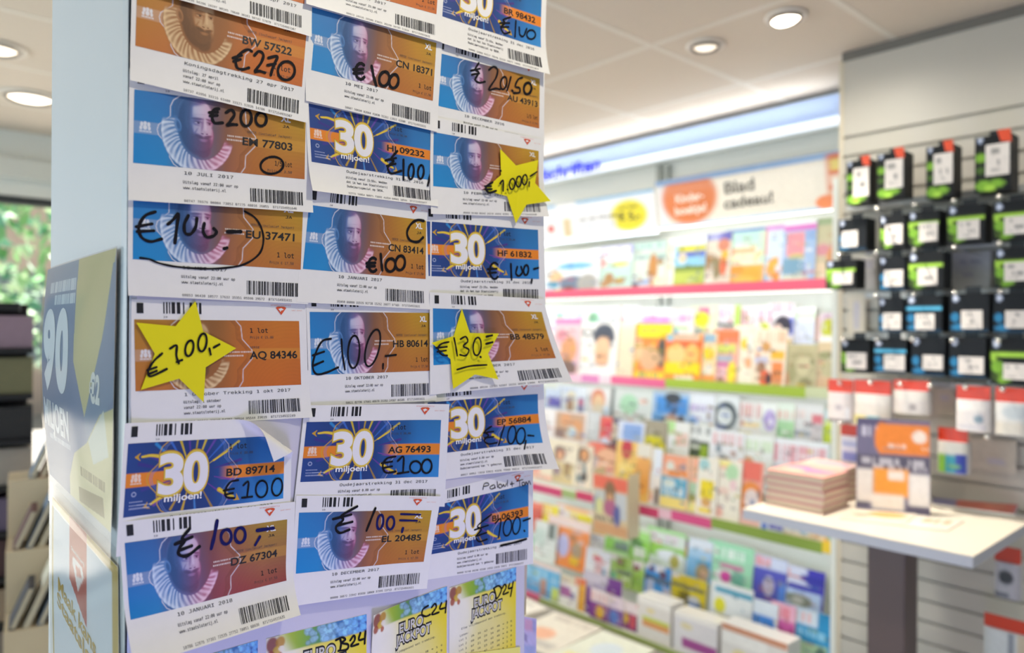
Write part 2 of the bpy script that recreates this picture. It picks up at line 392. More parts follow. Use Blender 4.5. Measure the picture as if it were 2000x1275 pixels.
ART = {'blue': art_portrait('blue'), 'pink': art_portrait('pink'), 'orange': art_portrait('orange'), 'thirty': art_fireworks()}
# ------------------------------------------------------------------ the pillar with the lottery tickets
FY = .63                                     # front face of the pillar
FXL, FXR, BYK = .1635, .588, .926
PAPER = lin('#f3f0ea')
BLK = lin('#1b191d'); GREY = lin('#4a4748'); WHT = lin('#f6f4f2')
def slab(mb, S, xs, ys, col, t=.25, back=None):
    """thin sheet: front and back grids joined by a rim. S(x, y, h) -> points"""
    X, Y = np.meshgrid(xs, ys)
    fr = S(X, Y, 0.); bk = S(X, Y, -t)
    mb.grid(fr, col, flip=False); mb.grid(bk, PAPER if back is None else back, flip=True)
    def edge(a, b): mb.grid(np.stack([a, b]), PAPER if back is None else back)
    edge(bk[0], fr[0]); edge(fr[-1], bk[-1]); edge(fr[:, 0], bk[:, 0]); edge(bk[:, -1], fr[:, -1])
class Sheet:
    """a paper sheet stuck on the front face: maps sheet millimetres to the world"""
    def __init__(s, px, off, W=PW, H=PH, curl=(), fold=None, box=(-3.5, 146.5, -16, 86.5)):
        offs = off if hasattr(off, '__len__') else [off] * 4
        s.C = [on(p[0], p[1], 1, FY - o / 1000) for p, o in zip(px, offs)]      # TL TR BR BL
        s.W, s.H, s.curl, s.fold, s.box = W, H, curl, fold, box
    def __call__(s, x, y, h=0.):
        x = np.asarray(x, float); y = np.asarray(y, float); h = np.broadcast_to(np.asarray(h, float), x.shape).copy()
        lift = np.zeros(x.shape)
        if s.fold:
            (x1, y1, x2, y2, R) = s.fold
            d = np.array([x2 - x1, y2 - y1], float); d /= np.hypot(*d); n = np.array([d[1], -d[0]])
            q = (x - x1) * n[0] + (y - y1) * n[1]; th = np.clip(q / R, 0, math.pi)
            lat = np.where(q > 0, R * np.sin(th) - np.clip(q - math.pi * R, 0, None), q)
            lift = R * (1 - np.cos(th)); h = h * np.where(q > 0, np.cos(th), 1)
            x = x + (lat - q) * n[0]; y = y + (lat - q) * n[1]
        x0, x1, y0, y1 = s.box
        u, v = x / s.W, y / s.H
        a, b = (x - x0) / (x1 - x0), (y - y0) / (y1 - y0)
        o = lift
        for k, amp, st in s.curl:
            t = {'b': b, 't': 1 - b, 'r': a, 'l': 1 - a, 'br': (a + b) / 2, 'bl': (1 - a + b) / 2, 'tr': (a + 1 - b) / 2, 'tl': (2 - a - b) / 2}.get(k)
            if k == 'wx': o = o + amp * .5 * (1 + np.sin(a * st))
            elif k == 'wy': o = o + amp * .5 * (1 + np.sin(b * st))
            else: o = o + amp * (np.clip((t - st) / (1 - st), 0, 1.2)) ** 2
        P = (s.C[0] * ((1-u)*(1-v))[..., None] + s.C[1] * (u*(1-v))[..., None] + s.C[2] * (u*v)[..., None] + s.C[3] * ((1-u)*v)[..., None])
        P = P.copy(); P[..., 1] -= (o + h) / 1000
        return P
    def inv(s, px):
        """sheet coordinates under photo pixels"""
        px = np.asarray(px, float); q = np.tile([s.W / 2, s.H / 2], (len(px), 1)).astype(float)
        for _ in range(14):
            e = to_px(s(q[:, 0], q[:, 1])) - px; d = .2
            jx = (to_px(s(q[:, 0] + d, q[:, 1])) - to_px(s(q[:, 0], q[:, 1]))) / d
            jy = (to_px(s(q[:, 0], q[:, 1] + d)) - to_px(s(q[:, 0], q[:, 1]))) / d
            det = jx[:, 0]*jy[:, 1] - jx[:, 1]*jy[:, 0]; det = np.where(np.abs(det) < 1e-6, 1e-6, det)
            st = np.stack([(e[:, 0]*jy[:, 1] - e[:, 1]*jy[:, 0]) / det, (jx[:, 0]*e[:, 1] - jx[:, 1]*e[:, 0]) / det], 1)
            q -= np.clip(st, -25, 25)
        return q
def put_text(mb, S, s, x0, x1, yt, yb, col=BLK, font='mono', fat=0., h=.30, cut=0., slope=0., shear=0.):
    v, f = text2d(s, font, fat, cut, shear)
    if not len(v): return
    w = v[:, 0].max()
    X = x0 + v[:, 0] * (x1 - x0) / w; Y = yb - v[:, 1] * (yb - yt) + slope * (X - x0)
    mb.add(S(X, Y, h), f, col)
def put_quad(mb, S, x0, x1, y0, y1, col=BLK, h=.30):
    n = max(1, int((x1 - x0) / 4)); xs = np.linspace(x0, x1, n + 1); X, Y = np.meshgrid(xs, [y0, (y0+y1)/2, y1]); mb.grid(S(X, Y, np.full(X.shape, h)), col)
def put_strokes(mb, S, strokes, crop, col=BLK, h=.5, w=2.0):
    """pen strokes traced in a view of the photograph: crop = (x0, y0, scale)"""
    cx, cy, sc = crop
    for st in strokes:
        p = st[0] if isinstance(st, tuple) else st; ww = st[1] if isinstance(st, tuple) else w
        p = smooth_path(p) if len(p) < 20 else np.asarray(p)
        q = S.inv(np.stack([cx + p[:, 0] / sc, cy + p[:, 1] / sc], 1))
        v, f = ribbon(q, ww)
        mb.add(S(v[:, 0], v[:, 1], h + .04 * len(mb.v) % .3), f, col)
def barcode(mb, S, x0, x1, y0, y1, seed, h=.30):
    r = np.random.default_rng(seed); x = x0
    while x < x1:
        w = r.choice([.35, .6, .9, 1.3]); put_quad(mb, S, x, min(x + w, x1), y0, y1, BLK, h); x += w + r.choice([.35, .5, .9, 1.1])
SMALL = {'std': ['Uitslag vanaf 22:00 uur op', 'www.staatsloterij.nl'], 'ap': ['Uitslag: 27 april', 'vanaf 22:00 uur op', 'www.staatsloterij.nl'], 'okt': ['Uitslag: 1 oktober', 'vanaf 22:00 uur op', 'www.staatsloterij.nl'],
         'nye16': ['Uitslag vanaf 23:55u. Wedden', 'dat ik het kan Staatsloterij', 'Oudejaarsspecial op SBS6.'], 'nye17': ['Uitslag vanaf 0.00 uur op', 'www.staatsloterij.nl', "Oudejaarsavond kan 't gebeuren"]}
def lottery_ticket(name, label, px, off, art, number, date, small, digits, hand=(), crop=(0, 0, 1), price='17,50', lots='1 lot', curl=(), fold=None, dx=0, top=True, pen=2.0,
                   pencol=BLK, box=(-3.5, 146.5, -16, 86.5), extra=None, xl=True, hand2=()):
    S = Sheet(px, off, curl=curl, fold=fold, box=box)
    mb = MB(); slab(mb, S, np.linspace(box[0], box[1], 76), np.linspace(box[2], box[3], 52), PAPER)
    root = mb.build('lottery_ticket', PRINT, smooth=True)
    tag(root, label, 'lottery ticket', 'lottery tickets stuck on the pillar')
    # printed picture
    mb = MB(); mb.grid(S(_gx, _gy, np.full(_gx.shape, .16)), ART[art])
    mb.build('picture_panel', PRINT, root, smooth=True)
    # black print
    mb = MB()
    thirty = art == 'thirty'
    if thirty:
        put_text(mb, S, '1 lot', 86 + dx, 102 + dx, 3.2, 9.2, fat=.01); put_text(mb, S, 'Prijs \u20ac %s' % price, 86 + dx, 108 + dx, 11.3, 14.2, GREY)
        put_text(mb, S, 'SERIE', 85.5 + dx, 94 + dx, 19.6, 22.2, GREY)
    else:
        if xl: put_text(mb, S, 'JA', 127 + dx, 133 + dx, 10.8, 13.8, fat=.012)
        if lots == 'first':
            put_text(mb, S, '1 lot', 93, 109, 5, 10.5, fat=.01); put_text(mb, S, 'Prijs \u20ac %s' % price, 93, 114, 12.5, 15.5, GREY); put_text(mb, S, 'SERIE', 92.5, 101, 21.5, 24, GREY)
        else:
            put_text(mb, S, 'SERIE (inclusief Jackpot)', 96 + dx, 135 + dx, 19.8, 22.6, GREY)
            put_text(mb, S, lots, 120.5 + dx, 136 + dx, 42, 47.6, fat=.01); put_text(mb, S, 'Prijs \u20ac %s' % price, 114 + dx, 136 + dx, 50.3, 53.4, GREY)
    m2 = MB(); put_text(m2, S, number, *((84 + dx, 130 + dx, 26, 32.2) if thirty else (92 + dx, 136 + dx, 26.6, 33)), BLK, 'sans', .022, cut=.5); m2.build('serial_number', PRINT, root)
    put_text(mb, S, date, 37, 37 + 2.02 * len(date) * (1.6 if len(date) < 20 else 1.56), 59.0, 62.6, cut=0)
    mb.build('price_and_date', PRINT, root); mb = MB()
    for k, t in enumerate(SMALL[small]): put_text(mb, S, t, 36, 36 + 1.68 * len(t), 66.6 + 4.6 * k - (1.2 if len(SMALL[small]) > 2 else 0), 69.8 + 4.6 * k - (1.2 if len(SMALL[small]) > 2 else 0), BLK, fat=.006)
    put_text(mb, S, digits, 36.5, 131, 82.2, 84.9, GREY)
    mb.build('printed_text', PRINT, root)
    if top:
        mb = MB(); put_quad(mb, S, 2, 7, -13.2, -5); put_text(mb, S, '10', 22, 25, -3.4, -1.6, GREY)
        r = np.random.default_rng(5)
        for x, w in ((22, .9), (24.2, 1.0), (26.4, .8), (28.4, 2.6), (32.5, 2.6), (37.4, .9), (42.5, 2.0), (45.8, 3.0), (50.2, 1.8)): put_quad(mb, S, x, x + w, -14.2, -5)
        mb.build('reader_marks', PRINT, root)
    # white and orange print
    mb = MB()
    if thirty:
        for fat, col, h in ((.075, lin('#c49422'), .22), (.062, lin('#e8c84a'), .27), (.035, lin('#f4f0ee'), .34)):
            put_text(mb, S, '3', 27 - fat*30, 45.5 + fat*30, 11.5 - fat*20, 40.5 + fat*20, col, 'sans', fat, h, cut=.16); put_text(mb, S, '0', 47.5 - fat*30, 66.5 + fat*30, 11.5 - fat*20, 40.5 + fat*20, col, 'sans', fat, h, cut=.16)
        put_text(mb, S, 'miljoen!', 31.5, 63, 43, 48.6, WHT, 'sans', .022, .34, cut=.5)
    elif xl: put_text(mb, S, 'XL', 125 + dx, 134 + dx, 3.4, 8.6, WHT, 'sans', .03, .34)
    if len(mb.v): mb.build('headline' if thirty else 'extra_mark', PRINT, root)
    mb = MB()
    if top:
        lg = lin('#e0562c')
        v = np.array([(117, -11.5), (119, -12.6), (125, -12.6), (127, -11.5), (122, -5.2)]); mb.add(S(v[:, 0], v[:, 1], np.full(5, .3)), [(0, 4, 3, 2, 1)], lg)
        v = np.array([(119.4, -10.4), (122.2, -11.4), (124.6, -10.0), (122, -9.0), (121.2, -7.9), (120.6, -9.2)]); mb.add(S(v[:, 0], v[:, 1], np.full(6, .4)), [(0, 5, 4, 3, 2, 1)], PAPER)
        put_text(mb, S, 'staatsloterij', 112.5, 131, -14.8, -13.4, lg); put_text(mb, S, 'speel bewust', 132, 142, -10.2, -9.0, lin('#e8916c'))
    if len(mb.v): mb.build('orange_logo', PRINT, root)
    mb = MB(); barcode(mb, S, 90, 137, 69, 80.6, abs(hash_str(number))); mb.build('barcode', INK, root)
    if hand:
        mb = MB(); put_strokes(mb, S, hand, crop, pencol, w=pen); mb.build('handwritten_amount', PEN, root)
    if hand2: mb = MB(); put_strokes(mb, S, hand2[1], crop, pencol, w=pen); mb.build(hand2[0], PEN, root)
    if extra: extra(S, root)
    return S, root
def hash_str(s): return sum((i + 1) * ord(c) for i, c in enumerate(s))
def euro(cx, cy, w, h, bars=True):
    """rounded euro sign centred at cx, cy"""
    a = np.radians(np.linspace(-50, -315, 14)); e = np.stack([cx + w/2*np.cos(a), cy + h/2*np.sin(a)], 1)
    return [e, [(cx - w*.75, cy - h*.10), (cx + w*.25, cy - h*.14)], [(cx - w*.72, cy + h*.13), (cx + w*.2, cy + h*.10)]]
C1 = (230, 0, 3.035); C2 = (580, 0, 2.833); C3 = (230, 380, 2.833); C4 = (580, 380, 2.833); C5 = (220, 780, 2.575); C6 = (560, 740, 2.383); C8 = (440, 1080, 3.226)
NAVY = lin('#1c1c5a')
# left row, top to bottom
lottery_ticket('t', 'lottery ticket cut by the top of the picture, above orange ticket BW 57522', [(262, -215), (600, -110), (594, 8), (262, -88)], 4, 'orange', 'BT 41190', 'Koningsdagtrekking 27 apr 2017', 'ap',
               '36635 98286 28207 90345 76640 36161 98742 57079  8717154931587', curl=(('b', 3, .6),))
lottery_ticket('t', 'orange lottery ticket BW 57522 with \u20ac270 in black marker', [(268, -47), (600, 40), (589, 170), (264, 89.6)], 3, 'orange', 'BW 57522', 'Koningsdagtrekking 27 apr 2017', 'ap',
               '10737 41956 32215 63480 33121 52035 14786  8717154931587',
               hand=[[(795,305),(768,295),(725,318),(700,355),(706,400),(738,412),(778,402)], [(680,345),(735,328)], [(684,365),(728,352)], [(808,330),(835,305),(862,325),(850,370),(812,425),(838,422),(872,432)],
                     [(890,345),(945,335),(922,390),(905,448)], [(885,388),(935,378)], ell(998, 420, 50, 55, 10)], crop=C1, pen=2.3, curl=(('b', 2.5, .7), ('wx', .8, 7)), dx=-9)
lottery_ticket('t', 'blue and orange lottery ticket EM 77803 with \u20ac200 and 1/5 circled', [(262, 174.6), (597, 225), (594.7, 350), (259.7, 318)], 2, 'blue', 'EM 77803', '10 JULI 2017', 'std',
               '00747 76576 00004 73052 07275 40016 26055  8717154931648',
               hand=[[(600,645),(570,650),(558,690),(572,728),(622,728)], [(540,668),(592,664)], [(545,688),(590,684)], [(640,668),(672,652),(690,680),(665,720),(648,744),(678,738),(706,740)], ell(760, 700, 32, 48), ell(848, 708, 32, 40)],
               hand2=('handwritten_circle', [(list(ell(913, 980, 68, 50, -8)), 2.0)]), crop=C1, pen=2.4, curl=(('b', 3, .7), ('wx', .8, 5)), dx=-9, lots='1/5 lot', price='3,50')
lottery_ticket('t', 'blue and orange lottery ticket EU 37471 with \u20ac100 inside a long black loop', [(260, 368), (592, 398), (587, 526.5), (259, 506)], 1.4, 'blue', 'EU 37471', '10 MEI 2017', 'std',
               '08053 06439 10577 17632 35351 05596 29572  8717154931631',
               hand=[[(208,95),(150,118),(116,178),(130,235),(180,260),(243,245)], [(100,178),(190,162)], [(105,205),(200,200)], [(275,165),(305,140),(335,105),(326,180),(315,270)], [(390,115),(368,165),(372,212),(402,218),(430,180),(437,130)],
                     [(478,158),(472,205),(492,235),(530,228),(545,205),(528,186)], ([(605,206),(680,205)], 3.2), ([(585,300),(604,294)], 2.6), ([(700,92),(760,130),(795,190),(805,260),(780,330),(700,385),(600,405),(480,410),(330,400),(230,380),(175,358),(122,350)], 1.7)],
               crop=C3, pen=2.4, curl=(('b', 2, .7), ('wx', .7, 6)), dx=-4)
lottery_ticket('t', 'orange lottery ticket AQ 84346 under the left yellow star', [(261.8, 623.6), (584, 627), (588, 751), (264.6, 764)], .7, 'orange', 'AQ 84346', '1 Oktober Trekking 1 okt 2017', 'okt',
               '55236 95564 23619 54702 20914 95544 23619  8717154932249', lots='first', price='15,00', xl=False, curl=(('br', 6, .8),))
lottery_ticket('t', 'blue lottery ticket BD 89714 with its top right corner folded down', [(249, 866), (556, 850), (553, 973), (239.4, 1010)], 2.2, 'thirty', 'BD 89714', 'Oudejaarstrekking 31 dec 2017', 'nye17',
               '60001 14748 20906 63255 14553 22029 55412  8717154931877', hand=[[(632,405),(592,415),(566,455),(572,490),(612,496)], [(556,458),(610,448)], [(563,478),(605,470)], [(655,432),(682,414),(675,490)], [(648,494),(702,488)], ell(748, 450, 29, 42, 8), ell(826, 440, 26, 44, 8)],
               crop=C5, pen=1.6, price='30,00', fold=(87, -16, 149, 26, 7.2), curl=(('l', 2, .7),))
lottery_ticket('t', 'blue and red lottery ticket DZ 67304, lowest on the left, \u20ac100 in dark marker', [(243, 1060), (560.6, 1014), (557, 1132), (253, 1208)], (3.4, 3.4, 5, 4), 'pink', 'DZ 67304', '10 JANUARI 2018', 'std',
               '10786 12876 37301 72535 27752 78051 60936  8717154931631',
               hand=[[(388,648),(350,695),(362,712),(338,742),(332,778),(375,785),(437,738)], [(312,728),(400,690)], [(330,760),(398,735)]], crop=C5, pen=2.6, curl=(('b', 18, .55), ('wx', 1.2, 6)), dx=-6,
               extra=lambda S, r: (lambda m: (put_strokes(m, S, [([(525,608),(512,680),(495,750)], 3), ell(570, 690, 26, 37, 5), ell(640, 682, 26, 38, 5), ([(725,658),(808,646)], 3.2), ([(740,688),(715,732)], 2.6)], C5, NAVY, w=2.7), m.build('handwritten_amount', PEN, r)))(MB()))
# middle row
lottery_ticket('t', 'lottery ticket cut by the top of the picture, above blue ticket CN 18371', [(612, -140), (860, -75), (852, 28), (605, -40)], 4, 'orange', 'BZ 60127', '10 MAART 2017', 'std',
               '00023 26526 28186 23651 39150 39733 51834  8717154931631', curl=(('b', 4, .6),))
lottery_ticket('t', 'blue and orange lottery ticket CN 18371, \u20ac100 written over its portrait', [(608, 14), (852, 84), (845, 197), (604, 136)], 3, 'blue', 'CN 18371', '10 MEI 2017', 'std',
               '30507 59600 02604 41830 31262 11015 42080  8717154931631', hand=euro(352, 395, 56, 88) + [[(412,365),(422,420),(438,475)], ell(482, 437, 28, 40, 10), ell(535, 450, 25, 38, 10)], crop=C2, pen=2.9, curl=(('b', 2, .7), ('wx', .8, 6)))
lottery_ticket('t', 'blue lottery ticket HJ 09232 marked \u20ac100, in the middle row', [(603, 202), (843, 254), (842, 352), (608, 316)], 2.4, 'thirty', 'HJ 09232', 'Oudejaarstrekking 31 dec 2016', 'nye16',
               '12772 70954 00071 72692 41834 94661 10544  8717154931877',
               hand=[[(555,835),(518,880),(535,892),(502,925),(520,960),(577,945)], [(488,888),(548,874)], [(496,918),(545,906)], [(588,882),(588,995)], ell(630, 950, 15, 42, 5), ell(684, 952, 16, 38, 5), [(735,968),(722,1028)]], crop=C2, pen=2.4, price='30,00', curl=(('b', 4, .7), ('bl', 3, .7)))
lottery_ticket('t', 'blue and orange lottery ticket CN 83414 with XL circled', [(603, 400), (832, 431), (831, 545), (591, 525)], 1.2, 'blue', 'CN 83414', '10 JANUARI 2017', 'std',
               '05950 66880 31535 92738 15252 26877 57183  8717154931631', hand=euro(420, 388, 50, 76) + [[(462,328),(466,375),(471,420)], ell(516, 390, 27, 36, 8), ell(570, 378, 26, 40, 8)],
               hand2=('handwritten_circle', [([(702,146),(665,141),(630,163),(608,208),(622,250),(665,262),(698,236)], 2.6)]), crop=C4, pen=2.8, curl=(('b', 2, .7), ('wx', .8, 6)))
lottery_ticket('t', 'blue and orange lottery ticket HB 80614, large \u20ac100 in thin looping strokes', [(604.7, 609), (840.5, 611), (839.5, 724), (608, 732)], .7, 'blue', 'HB 80614', '10 OKTOBER 2017', 'std',
               '50021 82736 17661 40670 31262 24567 04588  8717154931631', hand=[[(188,797),(140,810),(105,870),(86,945),(105,992),(160,985),(228,955)], [(85,890),(150,868)], [(85,948),(145,922)], [(245,800),(250,880),(264,968)], ell(313, 870, 32, 90, 3), ell(417, 848, 36, 105, 14), [(475,935),(474,962)], [(487,893),(547,886)]],
               crop=C4, pen=1.9, curl=(('br', 3, .75),))
lottery_ticket('t', 'blue lottery ticket AG 76493 marked \u20ac100, in the middle row', [(598.6, 824), (855, 819), (849.5, 929.7), (586, 941)], (2.4, 4, 4, 2.4), 'thirty', 'AG 76493', 'Oudejaarstrekking 31 dec 2017', 'nye17',
               '42103 77021 64419 80055 21904 31877 60211  8717154931877', hand=[[(506,360),(465,370),(446,402),(460,435),(507,430)], [(440,392),(490,384)], [(445,414),(490,406)], [(515,382),(542,362),(540,435)], [(513,440),(567,432)], ell(598, 410, 26, 28, 8), ell(650, 406, 23, 32, 8)],
               crop=C6, pen=1.9, price='30,00', curl=(('r', 8, .7), ('wx', .8, 6)))
lottery_ticket('t', 'blue and orange lottery ticket EL 20485, lowest of the middle row', [(584, 1001), (838, 995), (822, 1094.6), (577.6, 1120)], (3.6, 6, 6, 3.6), 'blue', 'EL 20485', '10 DECEMBER 2017', 'std',
               '00000 36672 22942 85930 18060 37595 23713  8717154931631', hand=[[(328,592),(255,635),(262,655),(228,690),(246,716),(292,700)], [(214,652),(300,630)], [(232,682),(305,664)], [(412,600),(392,650),(370,706)]], crop=C6, pen=2.4, curl=(('r', 6, .6), ('b', 2, .6)), dx=-4,
               extra=lambda S, r: (lambda m: (put_strokes(m, S, [ell(434, 665, 14, 34, 8), ell(482, 670, 17, 30, 8), ([(530,628),(620,631)], 2.2), ([(525,657),(605,659)], 2.2), ([(540,692),(535,712)], 2.6)], C6, NAVY, w=2.5), m.build('handwritten_amount', PEN, r)))(MB()))
# right row
lottery_ticket('t', 'lottery ticket of which only the bottom edge shows at the top right of the pillar', [(862, -190), (1062, -130), (1058, -58), (858, -120)], 4.5, 'blue', 'BE 10932', '10 MAART 2017', 'std', '20771 31152 00467 91825 41834 94661 10544  8717154931631')
lottery_ticket('t', 'blue lottery ticket BR 98432 at the top of the right row', [(863, -75), (1058, -8), (1055, 93.5), (857, 30)], 3.2, 'thirty', 'BR 98432', 'Oudejaarstrekking 31 dec 2016', 'nye16',
               '00000 13968 00227 76576 32113 20075 14005  8717154931877', hand=[[(1182,95),(1140,110),(1150,128),(1128,152),(1145,186),(1178,178)], [(1120,128),(1175,128)], [(1125,150),(1170,150)], [(1210,115),(1205,205)], [(1228,150),(1232,192),(1252,200),(1270,158)], ell(1294, 192, 24, 25, 10)],
               crop=C2, pen=2.0, price='30,00', curl=(('b', 4, .6), ('br', 6, .7)))
lottery_ticket('t', 'blue and orange lottery ticket AU 43913 with \u20ac201.50 over the portrait', [(855, 103), (1054, 154), (1053, 251), (848, 205)], 2.0, 'blue', 'AU 43913', '10 DECEMBER 2016', 'std',
               '31544 08917 66210 43387 15002 99671 20457  8717154931648', hand=[[(1005,348),(985,385),(1005,402),(985,440),(1008,458),(1040,452)], [(960,392),(1012,380)], [(965,414),(1008,406)], [(1060,388),(1085,370),(1108,385),(1100,430),(1060,495),(1098,490),(1122,495)], ell(1142, 460, 17, 35, 10), [(1182,425),(1172,465),(1160,502)], ([(1188,500),(1192,505)], 2.6),
                     [(1246,430),(1222,440),(1206,478),(1230,488),(1228,512),(1196,516)], (list(ell(1275, 490, 21, 32, 8)), 3.2)], crop=C2, pen=2.2, lots='1/5 lot', price='3,50')
lottery_ticket('t', 'blue and orange lottery ticket under the star that reads \u20ac1.000', [(847, 258), (1052, 295), (1052, 380), (845.4, 363.6)], 3.2, 'blue', 'CK 20817', '10 FEBRUARI 2017', 'std',
               '05955 91168 00242 18318 15252 63501 14468  8717154931648', curl=(('bl', 3, .7), ('br', 9, .7)))
lottery_ticket('t', 'blue lottery ticket HF 61832 marked \u20ac100, in the right row', [(833.4, 432), (1048.7, 449), (1051, 545), (837, 539)], 1.3, 'thirty', 'HF 61832', 'Oudejaarstrekking 31 dec 2016', 'nye16',
               '46012 98133 75520 61094 41834 94661 10544  8717154931877', hand=euro(1092, 422, 52, 90) + [[(1182,382),(1184,430),(1186,472)], [(1218,398),(1210,435),(1226,450),(1245,430),(1238,398)], ell(1266, 418, 13, 28, 5), [(1298,468),(1295,490)], [(1308,412),(1334,405)]],
               crop=C4, pen=2.3, price='30,00', curl=(('r', 3, .8),))
lottery_ticket('t', 'blue and orange lottery ticket BB 48579 bending outward under the star that reads \u20ac130', [(845.4, 602), (1058, 609), (1081, 699), (846.5, 713)], (3.2, 6, 9, 3.4), 'blue', 'BB 48579', '10 NOVEMBER 2017', 'std',
               '00000 09144 13783 53187 15252 60029 13084  8717154931631', curl=(('br', 12, .6),), dx=-3)
lottery_ticket('t', 'blue lottery ticket EP 56884 half hidden behind ticket AG 76493', [(835, 786), (1046.8, 769), (1049, 862.5), (838, 888)], 1.5, 'thirty', 'EP 56884', 'Oudejaarstrekking 31 dec 2017', 'nye17',
               '00017 99952 72918 53923 41836 73089 96014  8717154931877', hand=[[(952,220),(920,245),(938,262),(918,285),(938,302),(978,296)], [(914,250),(962,244)], [(920,274),(962,268)], [(1012,215),(985,306)], ell(1046, 260, 18, 42, 8), ell(1088, 265, 20, 38, 8), [(1112,286),(1104,326)], [(1120,262),(1148,264)]],
               crop=C6, pen=1.8, price='30,00', curl=(('br', 22, .62), ('r', 5, .8)))
lottery_ticket('t', 'blue lottery ticket BJ 06393 with names written on its top edge', [(840, 989), (1032, 945.6), (1032, 1049), (838, 1083)], .8, 'thirty', 'BJ 06393', 'Oudejaarstrekking 31 dec 2017', 'nye17',
               '00000 01748 09296 45268 14553 22029 56972  8717154931877', hand=[[(952,630),(888,682),(905,700),(880,732),(895,756),(932,745)], [(872,702),(937,680)], [(878,732),(930,714)], [(968,672),(995,652),(985,738)], ell(1026, 690, 19, 40, 8), ell(1068, 682, 17, 40, 8), [(1098,660),(1132,648)], ([(1103,704),(1106,708)], 2.2),
                     ([(995,775),(1060,760),(1115,744)], 2.4)],
               hand2=('handwritten_names', [([(912,515),(918,488),(935,484),(938,494),(916,500)], .9), ([(962,492),(945,502),(950,512),(966,506),(966,492),(970,508)], .9), ([(978,475),(980,505)], .9), (list(ell(992, 498, 8, 9)), .9), ([(1004,502),(1006,490),(1014,500),(1022,486)], .9), ([(1026,470),(1026,498)], .9), ([(1046,478),(1048,500)], .9), ([(1038,490),(1056,486)], .9),
                     ([(1068,476),(1098,468)], .9), ([(1082,472),(1084,500)], .9), (list(ell(1100, 488, 7, 8)), .9), ([(1110,494),(1112,478),(1120,490),(1126,474),(1134,490)], .9)]), crop=C6, pen=1.8, price='30,00')
# yellow star stickers
YEL = mat('yellow_star_card', '#f2e400', .45, noise=.02, nscale=25)
def star(label, pts, text, crop, off, w=1.5):
    cx, cy, sc = crop
    q = np.array([(cx + x / sc, cy + y / sc) for x, y in pts])
    c0 = q.mean(0)
    offs = off if callable(off) else (lambda p: off)
    P = np.array([on(p[0], p[1], 1, FY - offs(p) / 1000) for p in q]); c = on(c0[0], c0[1], 1, FY - offs(c0) / 1000)
    n = len(P); d = np.array([0, .0004, 0])
    v = np.vstack([P, [c], P + d, [c + d]])
    f = [(i, n, (i + 1) % n) for i in range(n)] + [(n + 1 + (i + 1) % n, 2 * n + 1, n + 1 + i) for i in range(n)] + [(i, (i + 1) % n, n + 1 + (i + 1) % n, n + 1 + i) for i in range(n)]
    mb = MB(); mb.add(v, f); root = mb.build('star_sticker', YEL); tag(root, label, 'sticker', 'yellow stars on the tickets')
    xs = np.array([q[:, 0].min(), q[:, 0].max()]); ys = np.array([q[:, 1].min(), q[:, 1].max()])
    cor = [(xs[0], ys[0]), (xs[1], ys[0]), (xs[1], ys[1]), (xs[0], ys[1])]
    S = Sheet(cor, [offs(p) + .3 for p in cor], W=90, H=90)
    m = MB(); put_strokes(m, S, text, crop, BLK, h=.15, w=w); m.build('handwritten_amount', PEN, root)
star('yellow star marked \u20ac200 on the orange ticket at left', [(430,588),(473,757),(655,850),(487,955),(475,1148),(340,1018),(128,1080),(205,880),(103,708),(320,728)],
     [[(246,878),(200,920),(170,972),(182,1005),(272,964)], [(162,972),(215,954)], [(172,992),(216,974)], [(288,852),(325,834),(324,890),(338,935)], [(325,926),(357,914)], ell(396, 850, 22, 44, 12), ell(468, 818, 23, 50, 8), [(506,850),(514,885)], [(530,846),(563,828)]], C3, 2.4, 2.0)
star('yellow star marked \u20ac1.000 hanging off the right side of its ticket', [(1125,823),(1212,915),(1335,885),(1318,1012),(1405,1112),(1270,1132),(1212,1235),(1163,1085),(1035,1052),(1130,968)],
     [([(1082,1008),(1045,1035),(1062,1066),(1102,1055)], 2.6), ([(1038,1030),(1075,1030)], 2.2), ([(1040,1048),(1078,1046)], 2.2), [(1122,1016),(1140,998),(1140,1058)], ([(1163,1048),(1166,1050)], 2.4), ell(1190, 1018, 15, 30, 5), ell(1226, 1005, 14, 30, 5), ell(1259, 995, 13, 28, 5), [(1285,1005),(1284,1032)], [(1290,975),(1328,950)], ([(1126,943),(1128,947)], 2.2)], C2, lambda p: 6 + max(0, (p[0] - 1010)) * .10, 2.0)
star('yellow star marked \u20ac130 on the ticket that bends outward', [(913,632),(957,765),(1118,768),(1058,880),(1115,1022),(985,995),(865,1075),(850,910),(745,820),(868,782)],
     [[(840,815),(800,825),(780,850),(800,885),(832,890)], [(768,848),(830,842)], [(775,870),(825,862)], [(868,792),(878,840),(886,892)], [(903,800),(932,786),(944,812),(920,838),(950,858),(934,890),(900,886)], ell(996, 840, 22, 50, 5), ([(1046,786),(1080,778)], 2.6), ([(1044,826),(1082,816)], 2.6), ([(1013,897),(1018,900)], 2.6), [(885,968),(960,948),(1050,942)]], C4, lambda p: 5.5 + max(0, p[0] - 900) * .06 + max(0, p[1] - 690) * .04, 2.1)
